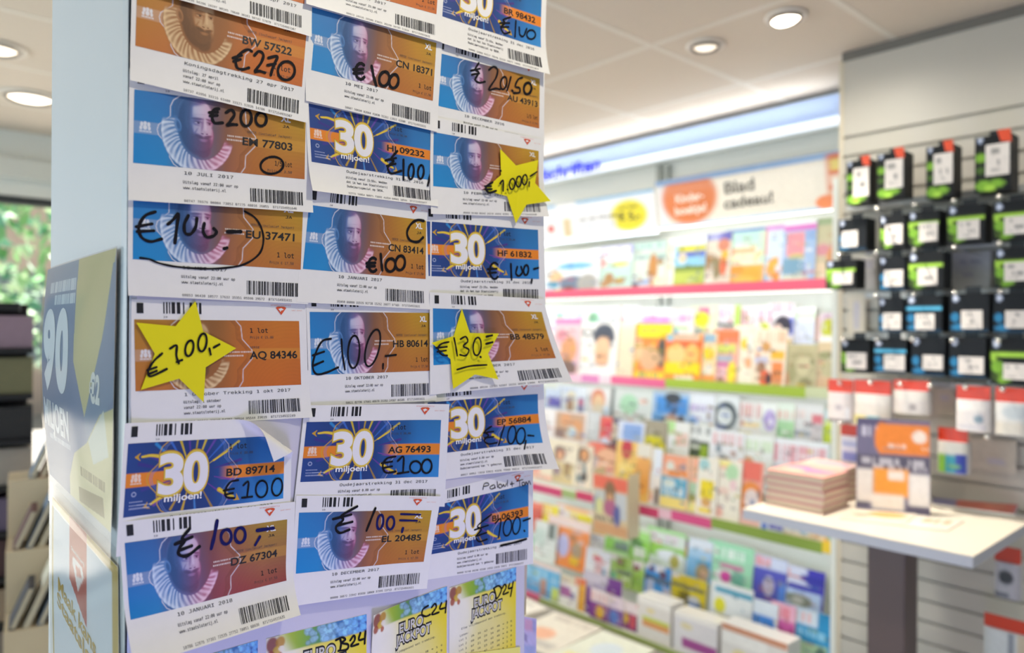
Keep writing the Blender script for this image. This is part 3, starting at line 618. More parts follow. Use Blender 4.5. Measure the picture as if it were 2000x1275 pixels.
# yellow jackpot slips along the bottom
def _slip_art():
    nx, ny = 96, 150; X, Y = np.meshgrid(np.linspace(0, 93, nx), np.linspace(0, 150, ny)); r = np.random.default_rng(21)
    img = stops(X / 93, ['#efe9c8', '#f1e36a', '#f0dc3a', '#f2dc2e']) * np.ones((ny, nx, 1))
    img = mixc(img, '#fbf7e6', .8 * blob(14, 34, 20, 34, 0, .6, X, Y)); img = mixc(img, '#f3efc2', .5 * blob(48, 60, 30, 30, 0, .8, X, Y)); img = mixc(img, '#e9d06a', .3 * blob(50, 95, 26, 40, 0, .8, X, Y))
    hd = (1 - sm(15, 17, Y)) * sm(12, 30, X + .5 * (17 - Y))
    img = img * (1 - hd[..., None]) + stops(X / 93, ['#d8dcc0', '#b8c83c', '#8fb83a', '#5f9a5a', '#3f7fae', '#3a62b4', '#34489c']) * hd[..., None]
    for _ in range(90):
        cx, cy, rr = r.uniform(36, 93), r.uniform(0, 15), r.uniform(2, 4)
        t = cx / 93; c = np.array([.40 - .25 * t, .55 - .1 * t, .30 + .6 * t]) * r.uniform(.7, 1.5)
        for q, k in ((1, .75), (.7, 1.35)):
            m = (1 - sm(q * rr - .4, q * rr + .4, np.hypot(X - cx, Y - cy))) * hd * .6; img = img * (1 - m[..., None]) + np.clip(c * k, 0, 1) * m[..., None]
    for cx, cy, c, rx, ry in ((5, 7, '#8c2f22', 5, 7), (12, 6, '#c08a20', 4, 5), (9, 13, '#d8b030', 3.4, 4), (4, 16, '#a84828', 3, 4), (13, 12, '#f2ead0', 2.5, 2.5), (12, 18, '#b85a30', 2, 3)): img = mixc(img, c, .9 * blob(cx, cy, rx, ry, 0, .2, X, Y))
    return X, Y, np.clip(img, .002, 1)
_SX, _SY, _SA = _slip_art()
def jackpot_slip(label, tl, tr, off, mark, strokes, seed, curl=()):
    a, b = on(*tl, 1, FY - off / 1000), on(*tr, 1, FY - off / 1000)
    S = Sheet([tl, tr, tr, tl], off, W=93, H=150, curl=curl, box=(0, 93, 0, 150))
    S.C[2] = b - (0, 0, .150); S.C[3] = a - (0, 0, .150)
    mb = MB(); slab(mb, S, np.linspace(0, 93, 30), np.linspace(0, 150, 30), PAPER); root = mb.build('lottery_slip', PRINT, smooth=True); tag(root, label, 'lottery slip', 'yellow jackpot slips')
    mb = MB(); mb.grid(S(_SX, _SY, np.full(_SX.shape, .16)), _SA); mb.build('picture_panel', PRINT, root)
    mb = MB(); r = np.random.default_rng(seed)
    for t, x0, x1, y0, y1 in (('EURO', 33, 62, 20.5, 30), ('JACKPOT', 29, 72, 31.5, 41)):
        put_text(mb, S, t, x0 - 1.0, x1 + 1.0, y0 - .8, y1 + .8, lin('#23201c'), 'sans', .075, .25, cut=.4); put_text(mb, S, t, x0, x1, y0, y1, lin('#d8d4c4'), 'sans', .018, .34, cut=.4)
    put_text(mb, S, 'Elke vrijdagavond een trekking.', 16, 78, 46, 49, GREY); put_text(mb, S, 'Loten:', 14, 25, 53, 56, GREY)
    for k in range(16):
        y = 58 + 5.4 * k
        nums = sorted(r.choice(np.arange(1, 51), 5, replace=False)); st = sorted(r.choice(np.arange(1, 11), 2, replace=False))
        put_text(mb, S, 'Lot %d' % (k + 1), 13, 23, y, y + 2.8, GREY)
        for j, nn in enumerate(nums): put_text(mb, S, '%02d' % nn, 29 + 9 * j, 33 + 9 * j, y, y + 2.8, GREY)
        put_text(mb, S, '+', 73, 75.5, y + .4, y + 2.4, BLK, fat=.02)
        for j, nn in enumerate(st): put_text(mb, S, '%d' % nn, 79 + 6 * j, 81 + 6 * j, y, y + 2.8, GREY)
    mb.build('printed_text', PRINT, root)
    if strokes: mb = MB(); put_strokes(mb, S, strokes, C8, BLK, w=1.9); mb.build('handwritten_number', PEN, root)
jackpot_slip('yellow lottery slip at the bottom left of the pillar, only its blue top corner showing', (340, 1298), (503.5, 1250), .8, '', [], 1)
jackpot_slip('yellow lottery slip numbered B24 in black marker', (520, 1247), (716, 1199), .8, 'B24', [[(722,535),(728,570),(722,612)], [(695,548),(735,530),(755,545),(730,565),(772,575),(765,605),(710,615)], [(785,550),(808,518),(815,545),(790,585),(838,572)], [(850,500),(840,545),(878,538)], [(882,490),(876,570)]], 2)
jackpot_slip('yellow lottery slip numbered C24 in black marker', (724.6, 1199), (873, 1144.5), 1.2, 'C24', [[(1278,330),(1245,352),(1238,385),(1262,398),(1290,386)], [(1298,342),(1318,318),(1328,340),(1300,385),(1345,372)], [(1362,312),(1350,350),(1388,342)], [(1392,300),(1385,375)]], 3, curl=(('tl', 5, .75),))
jackpot_slip('yellow lottery slip numbered D24 in black marker', (877.7, 1148), (1008, 1107), 1.2, 'D24', [[(1692,225),(1700,250),(1705,290)], [(1688,222),(1720,205),(1738,228),(1722,270),(1706,288)], [(1742,222),(1758,196),(1768,215),(1748,258),(1782,246)], [(1790,190),(1782,222),(1808,215)], [(1812,178),(1806,215),(1795,272)]], 4)
S = Sheet([(872, 1282), (1016, 1263), (1016, 1400), (872, 1420)], 2.2, W=90, H=90, box=(0, 90, 0, 90))
mb = MB(); slab(mb, S, np.linspace(0, 90, 10), np.linspace(0, 90, 10), lin('#f4ec7a')); tag(mb.build('note_sheet', PRINT), 'plain pale yellow sheet edge below slip D24', 'paper')
# the pillar itself
PILLAR = mat('pillar_coating', '#cfd2d4', .45, noise=.02, nscale=8, bump=.05, bscale=40)
mb = MB(); mb.box((FXL, FY, 0), (FXR, BYK, 2.55)); pillar = mb.build('column', PILLAR, bevel=.0015); tag(pillar, 'pale square shop pillar covered with lottery tickets', 'pillar', kind='structure')
ALU = mat('aluminium_edge', '#c8d0d6', .35, metal=.3)
mb = MB(); mb.box((FXL - .0012, FY - .0012, 0), (FXL + .0008, FY + .016, 2.55)); mb.box((FXL - .0012, FY - .0012, 0), (FXL + .0022, FY + .0004, 2.55)); o = mb.build('trim_1', ALU, bevel=.0004); o['kind'] = 'structure'
mb = MB(); mb.box((FXL + .006, FY - .0006, .9), (FXR - .002, FY - .0001, 2.54)); o = mb.build('backing_board', mat('white_backing', '#d6d2da', .5)); tag(o, 'white backing sheet on the front of the pillar', 'board')
# ------------------------------------------------------------------ room shell
CEIL, XW, XI, YI, YWIN = 2.55, 3.12, 2.69, 1.207, 4.6
CEILM = mat('ceiling_tile', '#dacdbd', .85, noise=.03, nscale=60, bump=.1, bscale=200)
GRIDM = mat('ceiling_grid', '#e4dccf', .6); GROOVE = mat('ceiling_groove', '#a89c92', .8)
WALLM = mat('white_wall', '#e6e8e2', .6, noise=.02, nscale=5); FLOORM = mat('floor_vinyl', '#bdb8b0', .4, noise=.08, nscale=6)
mb = MB(); mb.box((-2.6, -1.6, CEIL), (XW + .1, YWIN + .1, CEIL + .05)); o = mb.build('ceiling', CEILM); o['kind'] = 'structure'
mb = MB()
for x in np.arange(-2.8 + .0, 3.0, .605):
    if -2.6 < x + .085 < XW: mb.box((x + .085 - .012, -1.6, CEIL - .0015), (x + .085 + .012, YWIN, CEIL + .001))
for y in np.arange(1.03 - .605 * 4, YWIN, .605): mb.box((-2.6, y - .012, CEIL - .0011), (XW, y + .012, CEIL + .001))
o = mb.build('trim_2', GRIDM); o['kind'] = 'structure'
box_obj('floor', (-2.6, -1.6, -.05), (XW + .1, YWIN + .1, 0), FLOORM, kind='structure')
box_obj('wall_right', (XW, -1.6, 0), (XW + .1, YWIN + .1, CEIL), WALLM, kind='structure')
# window wall at the far end of the shop
lint = MB(); lint.box((-2.6, YWIN, 2.215), (XW, YWIN + .12, CEIL)); o = lint.build('wall_far', WALLM); o['kind'] = 'structure'
lint = MB(); lint.box((-2.6, YWIN - .06, 2.30), (XW, YWIN, 2.40)); o = lint.build('trim_3', mat('lintel_trim', '#d9dcd6', .5), bevel=.004); o['kind'] = 'structure'
FR = mat('dark_window_frame', '#33393c', .4); GLS = mat('window_glass', '#ffffff', .02)
_n = GLS.node_tree; _b = _n.nodes['Principled BSDF']; _b.inputs['Transmission Weight'].default_value = 1; _b.inputs['IOR'].default_value = 1.01; _b.inputs['Specular IOR Level'].default_value = .2
mb = MB(); mb.box((-2.6, YWIN + .02, 2.175), (XW, YWIN + .08, 2.215)); mb.box((-2.6, YWIN + .02, .10), (XW, YWIN + .08, .18))
for x in (-2.55, -.9, 1.35, 2.95): mb.box((x - .03, YWIN + .02, .18), (x + .03, YWIN + .08, 2.175))
win = mb.build('window_1', FR); win['kind'] = 'structure'
mb = MB(); mb.box((-2.55, YWIN + .045, .18), (2.95, YWIN + .051, 2.175)); o = mb.build('glass', GLS, win)
box_obj('wall_sill', (-2.6, YWIN, 0), (XW, YWIN + .12, .10), WALLM, kind='structure')
# street outside
box_obj('pavement', (-14, YWIN + .13, -.08), (12, 24, -.03), mat('pavement', '#b9b4ac', .8, noise=.08, nscale=3), kind='structure')
LEAF = mat('leaves', attr=True, rough=.5)
def tree(label, x, y, h, rad, seed, cols, trunk=.12):
    r = np.random.default_rng(seed); t = thing('street_tree', label, 'tree', (x, y, -.03))
    mb = MB(); mb.tube([(x, y, -.03), (x + .05, y, h * .35), (x - .03, y + .04, h * .75)], [trunk, trunk * .8, trunk * .4], 10); mb.build('trunk', mat('bark', '#5d5148', .8, noise=.2, nscale=8, bump=.4), t, smooth=True)
    n = 760; d = r.normal(size=(n, 3)); d /= np.linalg.norm(d, axis=1)[:, None]; q = d * (r.random((n, 1)) ** .45) * rad + np.array([x, y, h])
    a = r.normal(size=(n, 3)); a /= np.linalg.norm(a, axis=1)[:, None]; b = np.cross(a, r.normal(size=(n, 3))); b /= np.linalg.norm(b, axis=1)[:, None]
    s = r.uniform(.05, .11, (n, 1)); v = np.stack([q - a*s, q + b*s*.5, q + a*s, q - b*s*.5], 1).reshape(-1, 3)
    c = np.array([lin(k) for k in cols])[r.integers(0, len(cols), n)] * r.uniform(.8, 1.2, (n, 1))
    mb = MB(); mb.add(v, [(4*i, 4*i+1, 4*i+2, 4*i+3) for i in range(n)], np.repeat(c, 4, 0)); mb.build('foliage', LEAF, t)
tree('tall leafy street tree outside the window, at the left picture edge', .8, 7.6, 2.75, 1.15, 1, ['#7fb87a', '#a0cf92', '#c4e4b4', '#6aa888'])
tree('lower pale green street tree beyond the window', .9, 10.5, 1.6, 1.1, 2, ['#a8cf98', '#cbe6be', '#8cc08a', '#bfe0c8'])
fac = thing('brick_building', 'pale brick house across the street seen through the window', 'building', (0, 15, -.03))
mb = MB(); mb.box((-6, 15, -.03), (8, 18, 6.5)); mb.build('wall', mat('pale_brick', '#d8c2b4', .8, noise=.06, nscale=2), fac)
for x in (-3.5, -1, 1.5, 4):
    mb = MB(); mb.box((x, 14.94, .9), (x + 1.1, 15, 2.4)); fw = mb.build('window', mat('house_window', '#8d9aa0', .15), fac)
# downlights
def downlight(label, x, y, rad, on_, tilt):
    t = thing('ceiling_downlight', label, 'ceiling lamp', (x, y, CEIL), 'recessed ceiling downlights')
    mb = MB(); mb.lathe([(rad, -.001), (rad, -.006), (rad * .94, -.011), (rad * .80, -.009), (rad * .76, -.002), (rad * .74, -.0005)], 40, (x, y, CEIL)); mb.build('rim', mat('lamp_rim', '#e6ddd0', .35), t, smooth=True)
    mb = MB(); mb.lathe([(rad * .78, -.004), (rad * .70, -.018), (rad * .66, -.006)], 40, (x, y, CEIL)); mb.build('swivel_ring', mat('lamp_ring', '#8e857b', .3, metal=.6), t, smooth=True)
    mb = MB(); mb.lathe([(rad * .66, 0), (rad * .50, -.010), (rad * .25, -.016), (.0005, -.018)], 40, (0, 0, 0))
    v = mb.v[0]; a, b = tilt; v[:, 2] += v[:, 0] * a + v[:, 1] * b - .004 - max(0, (abs(a) + abs(b)) * rad * .66); v += np.array([x, y, CEIL])
    mb.build('bulb', mat('lamp_lit_%d' % on_, '#fff4e4', .3, emit='#fff2dc', estr=on_), t, smooth=True)
downlight('bright tilted downlight nearest the ink wall', 2.235, 1.187, .066, 9, (.09, -.11))
downlight('dimmer warm downlight left of the bright tilted one', 2.255, 1.50, .068, 1, (.0, .0))
downlight('large lit downlight nearest the pillar at left', .60, 3.86, .13, 5, (0, 0))
downlight('downlight cut by the left picture edge', .40, 3.25, .10, 3, (0, 0))
# cove light along the magazine wall
COVE = mat('cove_board', '#b9cdf0', .5, emit='#a8c2f2', estr=.26)
cove = thing('cove_light', 'long bluish light board under the ceiling over the magazines', 'light', (XW - .05, YI, CEIL - .2))
mb = MB(); mb.box((XW - .075, YI + .03, CEIL - .122), (XW - .055, YWIN - .3, CEIL - .03)); mb.build('lit_board', COVE, cove)
mb = MB(); mb.box((XW - .085, YI + .03, CEIL - .150), (XW - .045, YWIN - .3, CEIL - .124)); mb.build('light_tube', mat('cove_tube', '#f2f7ff', .4, emit='#e6f0ff', estr=.9), cove)
mb = MB(); mb.box((XW - .05, YI + .03, CEIL - .16), (XW, YWIN - .3, CEIL - .05)); mb.build('bracket', WALLM, cove)
m_ = lamp('cove_glow', 'AREA', (XW - .115, 2.9, CEIL - .14), 5, (.92, .96, 1), .1, (XW - .115 - .8, 2.9, CEIL - .14 + .75)); m_.data.shape = 'RECTANGLE'; m_.data.size = 3.0; m_.data.size_y = .03
m_ = lamp('header_fill_light', 'AREA', (XW - .30, 2.9, 2.20), 3, (1, .98, .93), .1); m_.data.shape = 'RECTANGLE'; m_.data.size = .06; m_.data.size_y = 3.0; m_.rotation_euler = (0, math.radians(-30), 0)  # added unseen lamp that brightens the header signs and top row
# sign lettering "Tijdschriften" on the light board
v, f = text2d('Tijdschriften', 'sans', .03)
yE = on(1172, 320, 0, XW - .089)[1]; zb = on(1172, 331, 0, XW - .089)[2]; hC = .068
sx = .62 / v[:, 0].max()
mb = MB(); P = np.stack([np.full(len(v), XW - .089), yE + .62 - v[:, 0] * sx, zb + v[:, 1] * hC], 1); P2 = P + (.003, 0, 0)
mb.add(P, f); 
o = mb.build('lettering', mat('blue_letters', '#2b34e0', .4, emit='#1a22d8', estr=.35), cove)

# ------------------------------------------------------------------ coloured covers
def paint(spec, nx, ny, seed=0, detail=0):
    """'#bg|r u0,v0,u1,v1,#c|e cu,cv,ru,rv,#c|t u0,v0,u1,v1,#c' in percent of the cover"""
    r = np.random.default_rng(seed); U, V = np.meshgrid(np.linspace(0, 100, nx), np.linspace(0, 100, ny))
    parts = spec.split('|'); img = np.ones((ny, nx, 3)) * lin(parts[0])
    for p in parts[1:]:
        k = p[0]; q = p[1:].split(','); a, b, c, d = map(float, q[:4]); col = lin(q[4])
        if k == 'r': m = (sm(a - 2, a + 2, U) * (1 - sm(c - 2, c + 2, U)) * sm(b - 2, b + 2, V) * (1 - sm(d - 2, d + 2, V)))
        elif k == 'e': m = 1 - sm(.85, 1.15, np.hypot((U - a) / c, (V - b) / d))
        else:
            m = ((U >= a) & (U <= c) & (V >= b) & (V <= d)).astype(float)
            cells = r.random((1, nx)) > .42; rows = (np.floor((V - b) / max(4, (d - b) / max(1, round((d - b) / 9)))) >= 0)
            m = m * np.repeat(cells, ny, 0) * rows * .9
        img = img * (1 - m[..., None]) + col * m[..., None]
    if detail:                       # small print: cover lines, badges and little pictures
        pal = [lin(q.split(',')[4]) for q in [x[1:] for x in parts[1:]]] or [lin('#808890')]
        for _ in range(detail):
            a, b = r.uniform(4, 80), r.uniform(14, 92); w, h = r.uniform(8, 34), r.uniform(2, 5)
            c = pal[r.integers(len(pal))] * r.uniform(.25, .8) if r.random() < .75 else lin(['#40464c', '#c43c48', '#3c64b4', '#d8b820', '#f4f4f4'][r.integers(5)])
            m = ((U >= a) & (U <= a + w) & (V >= b) & (V <= b + h)) * np.repeat(r.random((1, nx)) > .30, ny, 0) * .75; img = img * (1 - m[..., None]) + c * m[..., None]
        for _ in range(detail // 4):
            a, b, q = r.uniform(10, 90), r.uniform(20, 90), r.uniform(4, 9)
            m = (1 - sm(.8, 1.2, np.hypot((U - a) / q, (V - b) / (q * .8)))) * .6; c = pal[r.integers(len(pal))] * r.uniform(.35, .9); img = img * (1 - m[..., None]) + c * m[..., None]
    img = img * (1 + (r.random((ny, nx, 1)) - .5) * .10)
    return np.clip(img, .003, 1)
PAGE = lin('#e6dfd0')
def standing(name, label, cat, xl, xr, yt, Xb, zb, lean, spec, thick=.005, group=None, nx=34, ny=44, seed=None, m=None, yb=None, side=None):
    """flat item leaning against the rack: image columns xl..xr, top at image row yt, foot on the line x = Xb, z = zb"""
    ym = (yt + 700) / 2; xm = (xl + xr) / 2
    if yb is not None: zb = on(xm, yb, 0, Xb)[2]
    z0 = zb; y0 = on(xl, ym, 0, Xb)[1]; y1 = on(xr, ym, 0, Xb)[1]
    h = on(xm, yt, 0, Xb + lean * .25)[2] - z0
    for _ in range(3): h = on(xm, yt, 0, Xb + lean * h)[2] - z0
    up = np.array([lean, 0, 1.]); ez = up / 1; ey = np.array([0, -1., 0]); nrm = np.cross(ey, up); nrm /= np.linalg.norm(nrm)
    if nrm[0] > 0: nrm = -nrm
    o = np.array([Xb, y0, z0]); W = y0 - y1
    s = seed if seed is not None else hash_str(label) % 9999
    C = paint(spec, nx, ny, s, 12 if name == 'magazine' else 0)
    u, v = np.meshgrid(np.linspace(0, W, nx), np.linspace(h, 0, ny))
    P = o + u[..., None] * ey + v[..., None] * up
    mb = MB(); mb.grid(P, C)
    B = P - nrm * thick; sc = PAGE if side is None else lin(side)
    mb.grid(B, sc, flip=True)
    for a, b in ((P[0], B[0]), (B[-1], P[-1]), (B[:, 0], P[:, 0]), (P[:, -1], B[:, -1])): mb.grid(np.stack([b, a]), sc)
    ob = mb.build(name, m or COVER); tag(ob, label, cat, group); return ob
# ------------------------------------------------------------------ magazine rack
RACKW = mat('rack_white', '#e2e6e0', .5, noise=.02, nscale=6)
rack = thing('magazine_rack', 'long white wall rack full of magazines', 'rack', (3.0, 2.9, 0))
YA, YB = YI + .04, YWIN - .35
mb = MB(); mb.box((XW - .012, YA, .05), (XW - .002, YB, 2.2)); mb.build('back_panel', RACKW, rack)
mb = MB(); mb.box((2.70, YA - .02, 0), (XW - .003, YA, 2.1)); mb.build('side_panel', RACKW, rack)
for z, xf in ((1.715, 2.905), (1.262, 2.905), (.700, 2.755), (.150, 2.61)):
    mb = MB(); mb.box((xf, YA, z), (XW - .013, YB, z + .012)); sh = mb.build('shelf', RACKW, rack)
LED = mat('led_strip', '#ffffff', .4, emit='#fffaf0', estr=2.0)
for z, xf, e in ((2.035, 3.005, 2.0), (1.700, 2.92, 3.2), (1.2575, 2.945, 1.7), (.6955, 2.795, 3.0)):
    mb = MB(); mb.box((xf + .004, YA, z), (xf + .014, YB, z + .004)); mb.build('led_strip', LED, rack)
    q_ = lamp('shelf_led_light', 'AREA', (xf + .009, (YA + YB) / 2, z - .002), e, (1, .98, .93), .02); q_.data.shape = 'RECTANGLE'; q_.data.size = .012; q_.data.size_y = YB - YA; q_.rotation_euler = (0, math.radians(-40), 0)
def strip(xa, xb, ya, yb, X, col, hgt, name='shelf_edge'):
    a, b = on(xa, ya, 0, X), on(xb, yb, 0, X)
    mb = MB(); z = (a[2] + b[2]) / 2; mb.box((X - .004, b[1], z - hgt / 2), (X + .001, a[1], z + hgt / 2)); mb.build(name, mat('edge_' + col[1:], col, .4), rack)
strip(1040, 1640, 579, 549, 2.900, '#e8607e', .042)
for xa, xb, c in ((1040, 1137, '#f2c6de'), (1137, 1171, '#e08ac4'), (1171, 1194, '#f4dcea'), (1194, 1300, '#ea6a9a'), (1300, 1574, '#a8c43e'), (1574, 1640, '#cfd8b0')):
    f_ = lambda x: 735 + (x - 1080) * (768 - 735) / 540; strip(xa, xb, f_(xa), f_(xb), 2.900, c, .042)
for xa, xb, c in ((1000, 1098, '#d84a7c'), (1098, 1126, '#a9bf7e'), (1126, 1287, '#d2426e'), (1287, 1312, '#f0c4d2'), (1312, 1390, '#e0568e'), (1390, 1606, '#8faa48'), (1606, 1640, '#f2cf3a')):
    f_ = lambda x: 950 + (x - 1040) * (1070 - 950) / 580; strip(xa, xb, f_(xa), f_(xb), 2.750, c, .042)
for xa, xb, c in ((1000, 1054, '#e0708e'), (1054, 1640, '#a0b060')):
    f_ = lambda x: 1163 + (x - 1040) * .42; strip(xa, xb, f_(xa), f_(xb), 2.605, c, .035)
for px in (1285, 1302):
    for yt, yb, X in ((330, 352, 3.09), (586, 604, 3.09), (1020, 1045, 3.09)):
        a, b = on(px, yt - 8, 0, X), on(px, yb + 8, 0, X); mb = MB(); mb.box((X, a[1] - .012, b[2]), (X + .015, a[1] + .012, a[2])); mb.build('upright_slot', mat('slot_metal', '#a7ada8', .4, metal=.4), rack)
# header signs over the rack
def sign(label, xl, xr, spec, texts, seed):
    X = 2.985; tl, tr = on(xl, 405 + (xl - 1070) * (285 - 405) / 570, 0, X), on(xr, 405 + (xr - 1070) * (285 - 405) / 570, 0, X)
    bl, br = on(xl, 478 + (xl - 1070) * (403 - 478) / 570, 0, X), on(xr, 478 + (xr - 1070) * (403 - 478) / 570, 0, X)
    zt, zb_ = (tl[2] + tr[2]) / 2, (bl[2] + br[2]) / 2; ya, yb = tl[1], tr[1]; lean = -.04
    nx, ny = 150, 40; u, v = np.meshgrid(np.linspace(0, 1, nx), np.linspace(0, 1, ny))
    P = np.stack([X + v * -lean, ya + (yb - ya) * u, zt + (zb_ - zt) * v], -1); C = paint(spec, nx, ny, seed)
    t = thing('header_sign', label, 'sign', (X, (ya + yb) / 2, zb_), 'advertising signs over the magazine rack')
    mb = MB(); mb.grid(P, C); B = P + (.006, 0, 0); mb.grid(B, PAPER, flip=True)
    for a, b in ((P[0], B[0]), (B[-1], P[-1]), (B[:, 0], P[:, 0]), (P[:, -1], B[:, -1])): mb.grid(np.stack([b, a]), PAPER)
    mb.build('sign_board', COVER, t)
    for s, x0, x1, y0, y1, c, fat, slope in texts:
        vv, ff = text2d(s, 'sans', fat); w = vv[:, 0].max(); U = (x0 + vv[:, 0] / w * (x1 - x0)) / 100; V = (y1 - vv[:, 1] * (y1 - y0)) / 100 + slope * (U - x0 / 100)
        mb = MB(); mb.add(np.stack([X - V * lean - .0015, ya + (yb - ya) * U, zt + (zb_ - zt) * V], 1), ff, lin(c)); mb.build('lettering', COVER, t)
sign('white header sign with a yellow oval and blue edges, on the left', 1030, 1277, '#dcdde0|r0,0,100,8,#6fa8d0|r0,92,100,100,#a8bcd0|r25,0,42,10,#dcdde0|e81,52,13,36,#d6c81e|r30,40,36,85,#c8b48c|e19,60,3,10,#c9706c|t45,55,72,85,#c6cad4|t40,20,72,30,#cdd0da',
     [('uit de bladen', 43, 75, 43, 50, '#5a5a5e', .02, 0), ('voor maar', 74, 88, 28, 36, '#6a6820', .02, 0), ('\u20ac 5,-', 73, 89, 45, 62, '#4a4a18', .03, 0)], 1)
sign('beige header sign with an orange circle and the words Blad cadeau', 1279, 1648, '#ddd6c8|r0,0,100,11,#86a6d0|r0,91,100,100,#a4b8cc|r1,11,7,90,#d6d6da|e20,42,16.5,53,#cc7038|r0,0,100,11,#86a6d0|r92,4,100,92,#cf6a34|r93.5,14,100,32,#d8c04a|r93,40,100,56,#e0c8b4|r93,66,100,80,#d8c6a8|e91,84,5,12,#e08048',
     [('Kinder-', 12, 29, 34, 50, '#efd8c8', .03, -.06), ('boekje!', 11, 30, 58, 74, '#efd8c8', .03, -.06), ('Blad', 41, 57, 24, 46, '#4a463e', .02, -.05), ('cadeau!', 40, 66, 54, 74, '#4a463e', .02, -.05)], 2)
G = {0: 'magazines on the top shelf', 1: 'magazines on the second shelf', 2: 'magazines on the third shelf', 3: 'booklets on the fourth shelf'}
def rowof(items, X0, zb, lean, g, where):
    k_ = 0
    for xl, xr, yt, desc, spec in items:
        Xb = X0 + .0065 * (k_ % 4)
        standing('magazine', desc + ' ' + where, 'magazine', xl, xr, yt, Xb, zb, lean, spec, group=G[g])
        k_ += 1
# top shelf
rowof([(1050, 1168, 490, 'white magazine with blue sky and jeans', '#e4eaf2|r0,0,100,22,#f4f8fc|r40,30,75,40,#5aaaf0|e60,38,30,8,#7ab8f0|e30,62,12,14,#d8b890|r15,72,35,95,#4a90b4|e58,80,22,20,#6f8098|r45,85,60,100,#6a5448|e35,95,8,6,#8ac05a|e82,80,16,22,#a8a8a4'),
       (1152, 1232, 480, 'aqua magazine with brown starfish', '#bfe0d8|r0,0,100,22,#b8b8e8|t8,4,92,20,#f0f0fc|r0,22,100,36,#dfe8f0|e22,38,16,9,#e8a0a8|e70,42,20,5,#dcd870|e45,74,12,14,#b08a5c|e70,80,14,6,#b08050|e35,85,10,7,#b8906a'),
       (1224, 1298, 472, 'pale seaside magazine with a tall brown figure', '#cfdcd4|r0,0,100,18,#c4dcd8|t10,4,90,16,#9cc4c0|r0,28,100,36,#a8c8c4|e66,60,12,34,#c08a50|e85,45,8,6,#a88858|r5,78,60,90,#9cb0d4|e20,92,12,8,#707478|r70,75,100,100,#dce0c8'),
       (1293, 1322, 466, 'plain cream file box', '#e8e6da|r0,0,100,10,#f4f6f6'),
       (1314, 1374, 462, 'magazine with a yellow title over a green field', '#8cc8e8|r0,0,100,16,#fafcfe|r10,18,100,30,#e0d820|r10,30,100,40,#5a6ac8|e26,42,14,10,#e8d8c0|r0,62,100,100,#b8c860|r0,58,100,68,#7a9040|r0,92,100,100,#90a848'),
       (1366, 1424, 455, 'beige magazine with a blue title and a brown eye shape', '#d8cfc0|r0,0,100,14,#7f86c0|r55,0,100,16,#5a5cb0|e74,24,20,12,#c88068|e30,52,26,14,#a07850|e50,66,22,20,#8a8060|e76,62,12,18,#e07050|e80,42,12,8,#e0b040|r0,75,45,100,#e4dcd0'),
       (1412, 1489, 447, 'aqua cookery magazine with orange food', '#cfe8dc|r0,0,100,6,#4a78c0|r0,6,90,24,#b4dcd4|r15,34,78,44,#f0b88c|r0,46,100,60,#e8eec4|r0,64,100,100,#f0b060|e35,72,20,8,#e0983c|e70,80,24,12,#f4a840|e55,92,28,8,#f8c060|r86,6,100,60,#c8e4cc'),
       (1482, 1542, 440, 'light blue magazine with an orange shape under pink', '#cfe0ec|r0,0,100,8,#d08cd4|r0,8,22,50,#eeb0b4|e52,66,26,12,#f0b050|e35,78,14,10,#f0a840|e62,76,12,9,#e8dce4|e55,88,12,10,#f0a050|e15,92,12,10,#9cc0e4|r60,40,100,70,#d0d8f0'),
       (1526, 1590, 432, 'blue magazine with a purple bar and pink block', '#a4c0e4|r0,0,100,6,#f4f4f6|r0,6,100,15,#d878c8|r10,18,65,56,#e89aa4|e42,58,24,6,#c8bc80|r0,60,65,86,#7aa4c0|r0,86,80,100,#d4dccc|r70,18,100,30,#80a8e0'),
       (1582, 1644, 425, 'sage green magazine with a pink circle', '#cfc4a8|r0,0,100,12,#9cb08c|r0,12,100,34,#c8c4a4|e35,50,26,9,#d494a0|e72,62,24,18,#d89868|r0,70,60,100,#e0ccb0')], 2.935, 1.737, .10, 0, 'on the top shelf')
